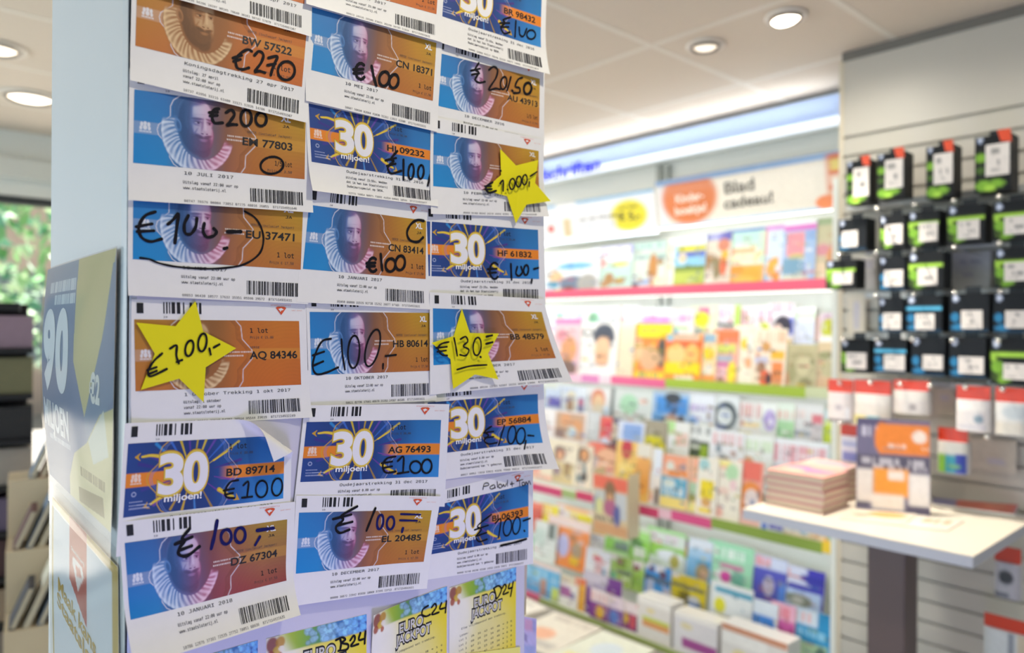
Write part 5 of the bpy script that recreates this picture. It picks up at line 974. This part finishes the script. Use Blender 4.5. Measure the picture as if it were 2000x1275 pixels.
def pack(label, xl, xr, yt, yb, kind, lab, X=2.47, D=.075, tip=None, hooklabel=None):
    a = on(xl, (yt + yb) / 2, 0, X); b = on(xr, (yt + yb) / 2, 0, X); zt = on((xl + xr) / 2, yt, 0, X)[2]; zb = on((xl + xr) / 2, yb, 0, X)[2]
    W = a[1] - b[1]; H = zt - zb
    nx, ny = 20, 22; u, v = np.meshgrid(np.linspace(0, 1, nx), np.linspace(0, 1, ny)); P = np.stack([np.full(u.shape, X), a[1] - W * u, zt - H * v], -1)
    mb = MB(); mb.grid(P, paint(pack_art(kind), nx, ny, hash_str(label)))
    B = P + (D, 0, 0); dk = lin('#17191d')
    mb.grid(B, dk, flip=True)
    for p, q in ((P[0], B[0]), (B[-1], P[-1]), (B[:, 0], P[:, 0]), (P[:, -1], B[:, -1])): mb.grid(np.stack([q, p]), dk)
    root = mb.build('ink_cartridge_pack', PACKM); tag(root, label, 'ink cartridge pack', 'black ink cartridge packs on the slat wall')
    mb = MB(); mb.box((X + D * .5 - .001, b[1] + W * .3, zt), (X + D * .5 + .001, a[1] - W * .3, zt + .022)); mb.build('hang_tab', BLACKC, root)
    l0, t0, l1, t1 = lab; mb = MB(); nx2, ny2 = 12, 12; u, v = np.meshgrid(np.linspace(l0, l1, nx2) / 100, np.linspace(t0, t1, ny2) / 100)
    C = paint('#e4ddd6|t16,18,60,32,#8a8886|t30,50,74,66,#7c7a7a|t20,80,60,88,#a8a4a0', nx2, ny2, hash_str(label) + 1)
    mb.grid(np.stack([np.full(u.shape, X - .0012), a[1] - W * u, zt - H * v], -1), C); mb.build('price_label', LABELM, root)
    if 'x' in kind:
        mb = MB(); q = np.array([(X - .002, b[1] + W * .38, zt + .012), (X - .002, b[1] + W * .02, zt + .012), (X - .002, b[1] - W * .01, zt - H * .16), (X - .002, b[1] + W * .28, zt - H * .13)])
        mb.add(np.vstack([q, q + (.003, 0, 0)]), [(0, 1, 2, 3), (7, 6, 5, 4), (0, 4, 5, 1), (1, 5, 6, 2), (2, 6, 7, 3), (3, 7, 4, 0)]); mb.build('red_tag', mat('red_tag', '#e0502c', .35), root)
    if tip: hook(tip[0], tip[1], X - .035, hooklabel or ('chrome hook holding the ' + label.split(' in ')[0]))
    return root
A_ = 'in the top row'
pack('large green and black ink pack with red tag, leftmost in the top row', 1653, 1699, 313, 398, 'gx', (30, 18, 96, 84), tip=None)
pack('large green and black ink pack with red tag, second in the top row', 1713, 1766, 298, 386, 'gx', (30, 16, 96, 80))
pack('large green and black ink pack with red tag, third in the top row', 1809, 1862, 284, 386, 'gx', (28, 16, 98, 74))
pack('large green and black ink pack with red tag, rightmost in the top row', 1904, 1975, 264, 374, 'gx', (30, 16, 96, 72))
pack('blue ink pack alone at the left in the second row', 1637, 1692, 427, 489, 'b', (14, 38, 70, 88), X=2.50)
pack('narrow green ink pack, second in the second row', 1718, 1768, 420, 486, 'g', (22, 28, 90, 86))
pack('green ink pack with lime stripe, third in the second row', 1774, 1834, 412, 480, 'gs', (36, 34, 96, 88))
pack('green ink pack with lime stripe, fourth in the second row', 1850, 1924, 400, 474, 'gs', (28, 40, 86, 90))
pack('green ink pack at the right edge in the second row', 1940, 2020, 392, 468, 'gs', (28, 40, 90, 86))
pack('green ink pack with bright lime stripe hanging far left in the third row', 1613, 1671, 508, 564, 'gs', (24, 42, 90, 84), X=2.44)
pack('blue ink pack, second in the third row', 1717, 1768, 501, 567, 'b', (20, 40, 92, 88))
pack('green ink pack with slanted lime stripe, third in the third row', 1774, 1842, 493, 564, 'gs', (28, 42, 84, 90))
pack('green ink pack at the right edge in the third row', 1942, 2020, 484, 561, 'gs', (26, 36, 88, 84))
pack('blue ink pack, leftmost in the fourth row', 1716, 1764, 582, 648, 'b', (18, 44, 92, 92))
pack('blue ink pack with cyan stripe, second in the fourth row', 1770, 1840, 577, 648, 'bs', (26, 50, 80, 94))
pack('blue ink pack with a cyan corner, third in the fourth row', 1855, 1932, 573, 648, 'b', (30, 44, 84, 92))
pack('blue ink pack at the right edge in the fourth row', 1940, 2020, 572, 650, 'b', (30, 44, 90, 88))
pack('green ink pack, leftmost in the fifth row', 1642, 1698, 662, 728, 'g', (20, 40, 90, 88), X=2.50)
pack('blue ink pack with cyan stripe, second in the fifth row', 1707, 1770, 662, 728, 'bs', (32, 46, 96, 92))
pack('blue ink pack, third in the fifth row', 1780, 1846, 658, 734, 'b', (34, 46, 94, 84))
pack('blue ink pack, fourth in the fifth row', 1854, 1926, 658, 738, 'b', (26, 48, 94, 90))
pack('green ink pack with lime stripe at the right edge in the fifth row', 1934, 2016, 660, 752, 'gs', (32, 54, 92, 88))
for k, (px, py) in enumerate(((1713, 408), (1786, 400), (1864, 392), (1952, 384), (1640, 497), (1712, 493), (1786, 487), (1864, 482), (1952, 475), (1711, 577), (1785, 575), (1866, 572), (1954, 569), (1647, 663), (1713, 663), (1782, 663), (1860, 664), (1950, 665), (1640, 748), (1700, 747), (1757, 750), (1816, 754), (1885, 756), (1958, 760), (1641, 826), (1928, 853))):
    rowname = ['over the second row', 'over the third row', 'over the fourth row', 'over the fifth row', 'over the red and white packs', 'over the lowest packs'][0 if py < 430 else 1 if py < 530 else 2 if py < 620 else 3 if py < 700 else 4 if py < 800 else 5]
    hook(px, py, 2.428, 'chrome display hook ' + rowname + ' of ink packs, one of a row')
# clear price strips along the hooks
for k, (y0, z_py, px0, px1) in enumerate(((0, 405, 1655, 2000), (0, 492, 1690, 2000), (0, 576, 1690, 2000), (0, 655, 1690, 2000), (0, 742, 1660, 2000))):
    a, b = on(px0, z_py, 0, 2.60), on(px1, z_py - 6, 0, 2.60); mb = MB(); mb.box((2.600, b[1], a[2] - .010), (2.606, a[1], a[2] + .010)); mb.box((2.606, b[1], a[2] - .010), (XI, a[1], a[2] - .006))
    tag(mb.build('shelf_label_strip', ACR), ['clear label strip under the top row of ink packs', 'clear label strip under the second row of ink packs', 'clear label strip under the third row of ink packs', 'clear label strip under the fourth row of ink packs', 'clear label strip under the fifth row of ink packs'][k], 'label strip', 'clear label strips')
# blank price cards on empty hooks
def card(label, xl, xr, yt, yb, X, spec='#d4d2d0|t20,20,80,34,#b0b0b8|t30,60,70,70,#b8b4c8'):
    a = on(xl, (yt + yb) / 2, 0, X); b = on(xr, (yt + yb) / 2, 0, X); zt = on((xl + xr) / 2, yt, 0, X)[2]; zb = on((xl + xr) / 2, yb, 0, X)[2]
    u, v = np.meshgrid(np.linspace(0, 1, 12), np.linspace(0, 1, 12)); P = np.stack([np.full(u.shape, X), a[1] + (b[1] - a[1]) * u, zt + (zb - zt) * v], -1)
    mb = MB(); mb.grid(P, paint(spec, 12, 12, hash_str(label))); B = P + (.002, 0, 0); mb.grid(B, PAPER, flip=True)
    for p, q in ((P[0], B[0]), (B[-1], P[-1]), (B[:, 0], P[:, 0]), (P[:, -1], B[:, -1])): mb.grid(np.stack([q, p]), PAPER)
    tag(mb.build('price_card', LABELM), label, 'price card', 'price cards on the slat wall')
card('grey price card in the gap of the third row of ink packs', 1856, 1934, 492, 562, 2.665)
card('narrow price card left of the fourth row of ink packs', 1656, 1690, 580, 652, 2.665, '#d8d0c0|r30,10,70,90,#c8c4cc')
card('narrow price card left of the third row of ink packs', 1680, 1710, 503, 566, 2.665, '#d0ccc8|r20,10,80,30,#c0bcc4')
card('price card between the red and white packs', 1818, 1864, 752, 812, 2.665, '#cfc6b8|e60,40,20,10,#c4c0c8')
card('price card at the right under the red and white packs', 1890, 1985, 858, 920, 2.665, '#cbc3b6|e60,70,20,10,#c0bcc8')
# red and white packs
def redpack(label, xl, xr, yt, yb, spec, X=2.47, D=.03):
    a = on(xl, (yt + yb) / 2, 0, X); b = on(xr, (yt + yb) / 2, 0, X); zt = on((xl + xr) / 2, yt, 0, X)[2]; zb = on((xl + xr) / 2, yb, 0, X)[2]; W = a[1] - b[1]; H = zt - zb
    hz = .30 * H; hd = lin('#d8442a')
    root = thing('ink_blister_pack', label, 'ink cartridge pack', (X, (a[1] + b[1]) / 2, zb), 'red and white ink packs on the slat wall')
    mb = MB(); mb.box((X, b[1], zt - hz), (X + .003, a[1], zt)); mb.build('header_card', mat('red_header', '#cf3a1c', .3), root)
    nx, ny = 16, 16; u, v = np.meshgrid(np.linspace(0, 1, nx), np.linspace(0, 1, ny)); P = np.stack([np.full(u.shape, X - .012) + .012 * (np.abs(u - .5) * 2) ** 4, a[1] - W * u, zt - hz - (H - hz) * v], -1)
    mb = MB(); mb.grid(P, paint(spec, nx, ny, hash_str(label))); B = P.copy(); B[..., 0] = X + D; mb.grid(B, lin('#e6e2de'), flip=True)
    for p, q in ((P[0], B[0]), (B[-1], P[-1]), (B[:, 0], P[:, 0]), (P[:, -1], B[:, -1])): mb.grid(np.stack([q, p]), lin('#dcd8d6'))
    mb.build('box', COVER, root)
redpack('red and white pack at the left end of its row', 1617, 1666, 741, 824, '#e6dfda|e50,50,16,10,#b8b0b4|r0,88,100,100,#6c6468|r76,50,92,90,#f8fafc')
redpack('red and white pack with a yellow and teal foot', 1668, 1740, 743, 830, '#ece4d8|r0,70,40,100,#e8dc80|r40,72,74,96,#70bcc4|r0,0,100,30,#f6f0e4')
redpack('red and white pack next to the price card', 1745, 1814, 743, 808, '#ece2d8|e60,70,10,16,#a89c98|r0,0,100,40,#f4ece0')
redpack('red and white pack with a grey face, right of the price card', 1868, 1934, 754, 842, '#e4dedc|r0,0,90,34,#f6f0ea|e70,60,14,14,#8498a8|r10,80,90,92,#ccc8d0')
redpack('red and white pack at the right edge of its row', 1944, 2016, 758, 850, '#d8d8d6|e60,30,40,20,#c0c8cc|r0,60,100,100,#d4cec2')
redpack('dark red and violet pack left of the standing card', 1642, 1693, 830, 902, '#d8dce4|r10,20,80,40,#a0b0d4|r10,60,100,96,#7884c0|r80,40,100,100,#a8c888', X=2.50)
redpack('red, green and blue pack right of the standing card', 1832, 1890, 836, 924, '#e0ded4|r0,40,34,100,#80b840|r30,40,66,100,#2c94a8|r62,36,100,100,#3448a8|e60,76,22,8,#70a878')
redpack('white pack with a small black device, lower right', 1942, 1994, 1068, 1168, '#bcb8bc|e48,40,28,20,#34343a|r0,82,60,96,#74747c', X=2.52)
redpack('red and white pack cut by the bottom right corner', 1922, 2010, 1206, 1290, '#d4d6d4|r56,0,70,100,#8c9098|r76,0,100,100,#d4c4a8', X=2.45)
# ------------------------------------------------------------------ reading table
TZ = 1.0; TX0, TX1, TY0, TY1 = 2.035, 2.56, .590, 1.212
TOPM = mat('table_laminate', '#efe6d6', .35, noise=.015, nscale=10); EDGEM = mat('table_edge', '#c9cad2', .45)
table = thing('pedestal_table', 'pale square topped pedestal table carrying books in front of the ink wall', 'table', (2.35, .90, 0))
mb = MB(); mb.box((TX0, TY0, TZ - .003), (TX1, TY1, TZ)); mb.build('table_top', TOPM, table)
mb = MB(); mb.box((TX0 + .001, TY0 + .001, TZ - .030), (TX1 - .001, TY1 - .001, TZ - .003)); mb.build('edge_band', EDGEM, table)
mb = MB(); mb.box((2.30, .842, .02), (2.40, .95, TZ - .03)); mb.build('post', mat('brown_post', '#6b5a58', .4, noise=.08, nscale=6), table, bevel=.004)
mb = MB(); mb.box((2.12, .68, 0), (2.58, 1.12, .02)); mb.build('base_plate', mat('base_steel', '#77706e', .4, metal=.5), table, bevel=.003)
def book(label, x0, x1, y0, y1, z, h, cov, spec=None, group=None):
    root = thing('book', label, 'book', ((x0 + x1) / 2, (y0 + y1) / 2, z), group)
    mb = MB(); mb.box((x0 + .003, y0 + .003, z + .0022), (x1 - .003, y1 - .003, z + h - .0022), lin('#d8cdb4')); mb.build('pages', mat('book_pages', '#d8ccb2', .8, noise=.08, nscale=250), root)
    mb = MB(); nx, ny = 24, 20; u, v = np.meshgrid(np.linspace(y1, y0, nx), np.linspace(x1, x0, ny)); P = np.stack([v, u, np.full(u.shape, z + h)], -1); C = paint(spec or cov, nx, ny, 4)
    mb.grid(P, C); mb.grid(P - (0, 0, .0045), lin(cov), flip=True); Q = P - (0, 0, .0045)
    for p, q in ((P[0], Q[0]), (Q[-1], P[-1]), (Q[:, 0], P[:, 0]), (P[:, -1], Q[:, -1])): mb.grid(np.stack([q, p]), lin(cov))
    mb.box((x0, y0, z), (x1, y1, z + .0045), lin(cov)); mb.build('cover', COVER, root)
names = ['lowest', 'second from the bottom', 'middle', 'second from the top']
for k in range(5):
    top = k == 4; j = .002 * ((k * 7) % 3 - 1)
    book(('pink covered book on top of the front stack on the table' if top else 'hardback book, %s of the front stack on the table' % names[k]), 2.150 + j, 2.325 + j, 1.015 - j, 1.200 - j, TZ + .0215 * k, .0213, '#c89890', '#ec9c90|e50,40,40,24,#c878c0|e70,20,30,14,#f0b0a0|r0,70,100,100,#f0a898|e30,60,20,14,#f4c8b0', 'stacked books on the table')
for k in range(5):
    top = k == 4
    book(('top book of the rear stack on the table' if top else 'hardback book, %s of the rear stack on the table' % names[k]), 2.345, 2.50, 1.045, 1.205, TZ + .0205 * k, .0203, '#c49c8c', '#e8c4b4|e50,40,40,24,#d8a8b8', 'stacked books on the table')
# standing gift card display
a, b = np.array([2.300, .985]), np.array([2.372, .800]); dv = (b - a); Lw = np.hypot(*dv); dv /= Lw; nrm = np.array([dv[1], -dv[0]]) ; nrm = nrm if nrm[0] < 0 else -nrm
t = thing('card_display', 'orange and grey gift card stand on the table', 'display stand', ((a[0]+b[0])/2, (a[1]+b[1])/2, TZ))
ny, nx = 44, 34; u, v = np.meshgrid(np.linspace(0, 1, nx), np.linspace(0, 1, ny)); H = .272; lean = .16
P = np.stack([a[0] + dv[0]*Lw*u - nrm[0]*lean*H*(1-v), a[1] + dv[1]*Lw*u - nrm[1]*lean*H*(1-v), TZ + .002 + H*(1-v)], -1)
C = paint('#76728e|r0,0,40,8,#5c5878|t6,8,44,20,#d8d4e4|r32,5,100,38,#f08c3c|e35,21,10,17,#f08c3c|e86,18,10,7,#f8e8dc|t76,28,98,32,#f4dccc|t40,26,70,31,#f0d0c0|r0,40,100,56,#5e5a6c|t8,43,92,49,#c8c4cc|t24,50,96,55,#c8c4cc|r0,56,24,92,#f0e8e0|r24,54,72,84,#f4a23c|r44,56,66,66,#f8ece0|r72,58,100,92,#f2ece6|r0,92,18,97,#5e5a6c|r22,82,66,98,#f4ece2|r68,92,100,100,#605a70|e38,30,14,0.1,#ffffff', nx, ny, 8)
mb = MB(); mb.grid(P, C); B = P - np.array([nrm[0], nrm[1], 0]) * .002; mb.grid(B, lin('#8c8896'), flip=True)
for p, q in ((P[0], B[0]), (B[-1], P[-1]), (B[:, 0], P[:, 0]), (P[:, -1], B[:, -1])): mb.grid(np.stack([q, p]), lin('#8c8896'))
mb.build('printed_card', COVER, t)
mb = MB(); m0 = P[ny // 3, nx // 2]; f0 = np.array([m0[0] - nrm[0] * .085, m0[1] - nrm[1] * .085, TZ + .001]); w_ = np.array([dv[0], dv[1], 0]) * .03
mb.add([m0 - w_, m0 + w_, f0 + w_, f0 - w_, m0 - w_ + (0, 0, .003), m0 + w_ + (0, 0, .003), f0 + w_ + (0, 0, .003), f0 - w_ + (0, 0, .003)], [(0, 1, 2, 3), (7, 6, 5, 4), (0, 4, 5, 1), (1, 5, 6, 2), (2, 6, 7, 3), (3, 7, 4, 0)]); mb.build('back_strut', mat('grey_card', '#9a96a0', .7), t)
def flat(name, label, cat, px4, z, spec, th=.003, nx=20, ny=16, group=None):
    c = [on(p[0], p[1], 2, z) for p in px4]; u, v = np.meshgrid(np.linspace(0, 1, nx), np.linspace(0, 1, ny))
    P = c[0]*((1-u)*(1-v))[..., None] + c[1]*(u*(1-v))[..., None] + c[2]*(u*v)[..., None] + c[3]*((1-u)*v)[..., None]
    mb = MB(); mb.grid(P, paint(spec, nx, ny, 9)); B = P - (0, 0, th); mb.grid(B, PAPER, flip=True)
    for p, q in ((P[0], B[0]), (B[-1], P[-1]), (B[:, 0], P[:, 0]), (P[:, -1], B[:, -1])): mb.grid(np.stack([q, p]), PAPER)
    tag(mb.build(name, COVER), label, cat, group)
flat('leaflet', 'cream leaflet with an orange patch lying before the gift card stand', 'leaflet', [(1668, 993), (1790, 1003), (1765, 1026), (1640, 1012)], TZ + .0038, '#f0e4d2|e60,30,30,24,#e8a850|e24,50,14,16,#c8b498', group='leaflets lying on the table')
flat('leaflet', 'white leaflet with small orange letters lying on the table', 'leaflet', [(1800, 1008), (1884, 1016), (1850, 1036), (1762, 1026)], TZ + .0038, '#f4ece0|t20,20,80,50,#e8b084', group='leaflets lying on the table')
flat('folder', 'thin violet and red folder lying at the back of the table', 'folder', [(1822, 972), (1990, 985), (1982, 1004), (1822, 983)], TZ + .0105, '#8080b0|r30,0,100,100,#d0563c|e74,40,14,20,#e07a58', th=.009)
# ------------------------------------------------------------------ left side of the pillar: two sleeved posters
def side_sheet(px, offs, bulge=0):
    c = [on(p[0], p[1], 0, FXL - o / 1000) for p, o in zip(px, offs)]
    def S(u, v, h=0.):
        u = np.asarray(u, float); v = np.asarray(v, float)
        P = c[0]*((1-u)*(1-v))[..., None] + c[1]*(u*(1-v))[..., None] + c[2]*(u*v)[..., None] + c[3]*((1-u)*v)[..., None]; P = P.copy()
        P[..., 0] -= (h + bulge * np.cos(.5 * np.pi * u.clip(0, 1)) * np.sin(np.pi * (.15 + .8 * v.clip(0, 1)))) / 1000; return P
    return S
def polyfill(img, U, V, pts, col, a=1.):
    ins = np.zeros(U.shape, bool); j = len(pts) - 1
    for i in range(len(pts)):
        (xi, yi), (xj, yj) = pts[i], pts[j]; ins ^= ((yi > V) != (yj > V)) & (U < (xj - xi) * (V - yi) / (yj - yi + 1e-9) + xi); j = i
    return mixc(img, col, ins * a)
FILM = mat('clear_film', '#ffffff', .08); _b = FILM.node_tree.nodes['Principled BSDF']; _nt = FILM.node_tree
_tr = _nt.nodes.new('ShaderNodeBsdfTransparent'); _mx = _nt.nodes.new('ShaderNodeMixShader'); _gl = _nt.nodes.new('ShaderNodeBsdfGlossy'); _gl.inputs['Roughness'].default_value = .12; _fr = _nt.nodes.new('ShaderNodeFresnel'); _fr.inputs[0].default_value = 1.38
_nt.links.new(_fr.outputs[0], _mx.inputs[0]); _nt.links.new(_tr.outputs[0], _mx.inputs[1]); _nt.links.new(_gl.outputs[0], _mx.inputs[2]); _nt.links.new(_mx.outputs[0], _nt.nodes['Material Output'].inputs[0])
def sheet_thing(name, label, S, art, film_box, texts, extra=None):
    nx, ny = art.shape[1], art.shape[0]; u, v = np.meshgrid(np.linspace(0, 1, nx), np.linspace(0, 1, ny))
    mb = MB(); P = S(u, v, .3); mb.grid(P, art); B = S(u, v, 0); mb.grid(B, PAPER, flip=True)
    for p, q in ((P[0], B[0]), (B[-1], P[-1]), (B[:, 0], P[:, 0]), (P[:, -1], B[:, -1])): mb.grid(np.stack([q, p]), PAPER)
    root = mb.build(name, PRINT); tag(root, label, 'poster')
    for s, u0, u1, v0, v1, col, fat, sl in texts:
        vv, ff = text2d(s, 'sans', fat, .25); w = vv[:, 0].max(); U = u0 + vv[:, 0] / w * (u1 - u0); V = v1 - vv[:, 1] * (v1 - v0) + sl * (U - u0)
        mb = MB(); mb.add(S(U, V, .55), ff, lin(col)); mb.build('lettering', PRINT, root)
    if extra: extra(root, S)
    u0, u1, v0, v1 = film_box; u, v = np.meshgrid(np.linspace(u0, u1, 24), np.linspace(v0, v1, 40)); W_ = 1.3 + .6 * np.sin(9 * u + 7 * v) * np.sin(5 * v)
    mb = MB(); P = S(u, v, W_); mb.grid(P); mb.build('plastic_sleeve', FILM, root, smooth=True)
S1 = side_sheet([(103, 527), (228, 484), (217, 1040), (101, 925)], (2, 3, 4, 4), 9)
U, V = np.meshgrid(np.linspace(0, 1, 200), np.linspace(0, 1, 320)); im = np.ones((320, 200, 3)) * lin('#8799b6')  # slate base, and the gold below, paled to carry the sleeve's glare
im = mixc(im, '#a8bfca', .6 * (1 - sm(.0, .25, V))); im = mixc(im, '#7288a8', .6 * sm(.35, .7, V) * (1 - sm(.4, .6, U)))
GO = '#dad3a2'
im = polyfill(im, U, V, [(.54, -.01), (1.01, -.01), (.87, .32), (.68, .64), (.53, .42)], GO); im = polyfill(im, U, V, [(.97, .05), (1.01, .05), (1.01, .52), (.70, .74), (.67, .64), (.87, .33)], '#8ca2ba')
im = polyfill(im, U, V, [(.52, .80), (.70, .73), (.86, .60), (1.01, .56), (1.01, 1.01), (.40, 1.01), (.42, .92)], GO); im = polyfill(im, U, V, [(.72, .72), (.90, .58), (.96, .74), (.78, .80)], '#dfe2d4'); im = polyfill(im, U, V, [(.56, .93), (.90, .90), (.92, .97), (.56, .99)], '#8a8248')
for (u0, u1, v0, v1, c_) in ((.10, .52, .075, .125, '#e2ebee'), (.20, .52, .135, .18, '#e2ebee'), (.10, .46, .78, .80, '#c8d4de'), (.60, .92, .84, .875, '#8a8248')):      # lines too small to read
    q_ = (U > u0) & (U < u1) & (V > v0) & (V < v1) & (np.sin(U * 190 + 3 * np.sin(U * 47)) > -.72); im = mixc(im, c_, q_ * .9)
sheet_thing('lottery_poster', 'blue and gold poster reading 90 MILJOEN on the left side of the pillar', S1, im, (-.02, 1.03, -.004, 1.13),
            [('9', .03, .25, .22, .54, '#eef2f4', .06, 0), ('0', .26, .46, .22, .54, '#eef2f4', .06, 0), ('MILJOEN', .03, .45, .62, .74, '#eef2f4', .03, .05), ('\u20ac2', .74, .86, .46, .56, '#eceee8', .05, 0)])
S2 = side_sheet([(103, 966), (231, 1108), (236, 1760), (108, 1420)], (2, 2, 3, 3), 2)
U, V = np.meshgrid(np.linspace(0, 1, 80), np.linspace(0, 1, 160)); im = np.ones((160, 80, 3)) * lin('#e2e6ea')
for q in ((U < .045), (U > .93), (V < .035)): im = mixc(im, '#c9ae52', q * 1.)
im = mixc(im, '#f0f0ec', (U < .02) * 1.)
im = polyfill(im, U, V, [(.34, -.01), (.60, -.01), (.60, .335), (.34, .245)], '#c45a48'); im = polyfill(im, U, V, [(.40, .14), (.53, .14), (.56, .17), (.47, .25), (.38, .165)], '#f2ece8'); im = polyfill(im, U, V, [(.43, .165), (.50, .155), (.53, .18), (.46, .20)], '#c45a48')
sheet_thing('lottery_poster', 'white gold framed poster with a red tag, low on the left side of the pillar', S2, im, (-.01, 1.02, -.06, .9),
            [('Maak kans op', .14, .92, .305, .36, '#c9a53c', .02, .04), ('Staatsloterij', .12, .95, .37, .425, '#c9a53c', .02, .04), ('Staatsloterij', .37, .57, .108, .122, '#f4e8e4', .02, .02)])
# small things at the right edge of the pillar
def rsheet(label, px, yv, spec):
    c = [on(p[0], p[1], 1, yv) for p in px]; u, v = np.meshgrid(np.linspace(0, 1, 10), np.linspace(0, 1, 14)); P = c[0]*((1-u)*(1-v))[..., None] + c[1]*(u*(1-v))[..., None] + c[2]*(u*v)[..., None] + c[3]*((1-u)*v)[..., None]
    mb = MB(); mb.grid(P, paint(spec, 10, 14, 2)); B = P + (0, .001, 0); mb.grid(B, PAPER, flip=True)
    for p, q in ((P[0], B[0]), (B[-1], P[-1]), (B[:, 0], P[:, 0]), (P[:, -1], B[:, -1])): mb.grid(np.stack([q, p]), PAPER)
    return tag(mb.build('leaflet', PRINT), label, 'leaflet')
rsheet('lilac leaflet sticking out behind the lower right edge of the pillar', [(1000, 1200), (1048, 1208), (1047, 1300), (1000, 1300)], FY + .03, '#c8c0e0|r50,6,90,30,#d8a8c0|t55,34,85,52,#8c84a8|r80,6,100,30,#a8a8d0|r50,60,100,100,#a8b4d8')
rsheet('beige card edge showing behind the right side of the pillar', [(1000, 1090), (1030, 1093), (1027, 1200), (1000, 1200)], FY + .05, '#c8b8a8')
# ------------------------------------------------------------------ far left: dark card rack and pale book steps
_v = ray(66, 700); _v[2] = 0; ey = _v / np.linalg.norm(_v); ex = np.array([ey[1], -ey[0], 0])
dark = mat('dark_rack', '#1e1c20', .5)
org = ey * 2.75 - ex * .402       # right edge near image column 70
rk = thing('card_rack', 'dark rack of boxed cards at the left picture edge', 'rack', (org[0] + .2 * ex[0], org[1] + .2 * ex[1], 0))
def loc(x, y, z): return org + x * ex + y * ey + np.array([0, 0, z])
zc = lambda py: 1.55 - (py - 645) / FPX * 2.35
mb = MB(); mb.obox(org, ex, ey, np.array([0, 0, 1.]), (0, .16, 0), (.385, .18, zc(606))); mb.build('back_panel', dark, rk)
mb = MB(); mb.obox(org, ex, ey, np.array([0, 0, 1.]), (0, .0, zc(621)), (.365, .18, zc(606))); mb.build('top_cap', dark, rk)
lev = [(692, '#4a423e', '#9c8494'), (779, '#6c6a50', '#7c7858'), (865, '#b4aca0', '#2c2a2c'), (951, '#8c84a0', '#a49c94'), (1037, '#b09084', '#6c607c'), (1123, '#7c4c4c', '#4c3438'), (1209, '#5c5864', '#a08c78'), (1295, '#4c4440', '#8c8078')]
for k, (py, c1, c2) in enumerate(lev):
    mb = MB(); mb.obox(org, ex, ey, np.array([0, 0, 1.]), (0, -.02, zc(py) - .016), (.40, .16, zc(py))); mb.build('shelf', dark, rk)
    for j, (x0, x1, c) in enumerate(((.175, .305, c1), (.31, .40, c2))):
        mb = MB(); mb.obox(org, ex, ey, np.array([0, 0, 1.]), (x0, .0, zc(py) + .0005), (x1, .10, zc(py) + .112 - .012 * ((k + j) % 2)), (1, 1, 1)); o = mb.build('card_box', mat('card_' + c[1:], c, .5, noise=.1, nscale=40), bevel=.002)
        tag(o, ['card box cut by the picture edge on shelf %s of the dark rack', 'card box at the right end of shelf %s of the dark rack'][j] % ['one', 'two', 'three', 'four', 'five', 'six', 'seven', 'eight'][k], 'card box', 'boxed cards in the dark rack')
pale = mat('pale_wood', '#e2cfae', .5, noise=.06, nscale=14)
org2 = ey * 2.30 - ex * .06
z2 = lambda py: 1.55 - (py - 645) / FPX * 1.95
for py, d, nm in ((975, .22, 'tallest'), (1095, .07, 'middle'), (1215, -.08, 'lowest')):
    mb = MB(); mb.obox(org2, ex, ey, np.array([0, 0, 1.]), (.0, d, 0), (.42, d + .148, z2(py))); tag(mb.build('display_step', pale), nm + ' pale wooden display step carrying leaning books left of the pillar', 'display stand', 'pale wooden display steps')
rb = np.random.default_rng(5); _bk = []
for py, d, nm, items in ((975, .23, 'tallest', (('grey blue', '#8c98a8', .05, .135), ('salmon', '#c89c84', .075, .16), ('tan', '#d8bc8c', .10, .145), ('grey', '#b0a8a8', .128, .15))),
                         (1095, .08, 'middle', (('dark maroon', '#6c4a48', .015, .10), ('slate blue', '#7c8ca0', .045, .14), ('cream', '#e0d0b0', .072, .155), ('pale blue', '#a8b8c8', .10, .15), ('brown', '#8c5c50', .128, .14))),
                         (1215, -.07, 'lowest', (('black', '#3c3a40', .01, .10), ('ivory', '#e4d8c0', .04, .14), ('steel blue', '#6c8098', .07, .15), ('sand', '#d4b88c', .10, .15), ('light grey', '#c4c4c8', .13, .15)))):
    for nmb, c, x, h in items: _bk.append((py, d, x, .014, h, c, nmb + ' book leaning on the ' + nm + ' wooden step'))
for k, (py, d, x, w, h, c, lab) in enumerate(_bk):
    sl = .42; root = None; up = np.array([0, 0, 1.]) + ex * sl; o_ = org2 + ex * x + np.array([0, 0, z2(py) + .001])
    mb = MB(); mb.obox(o_, ex, ey, up, (0, d, 0), (w, d + .11, h)); o = mb.build('book', mat('cloth_' + c[1:], c, .6)); tag(o, lab, 'book', 'leaning books on the wooden steps')
    mb = MB(); mb.obox(o_, ex, ey, up, (w * .15, d - .001, .004), (w * .85, d + .001, h - .004)); mb.build('pages', mat('book_pages', '#d8ccb2', .8), o)
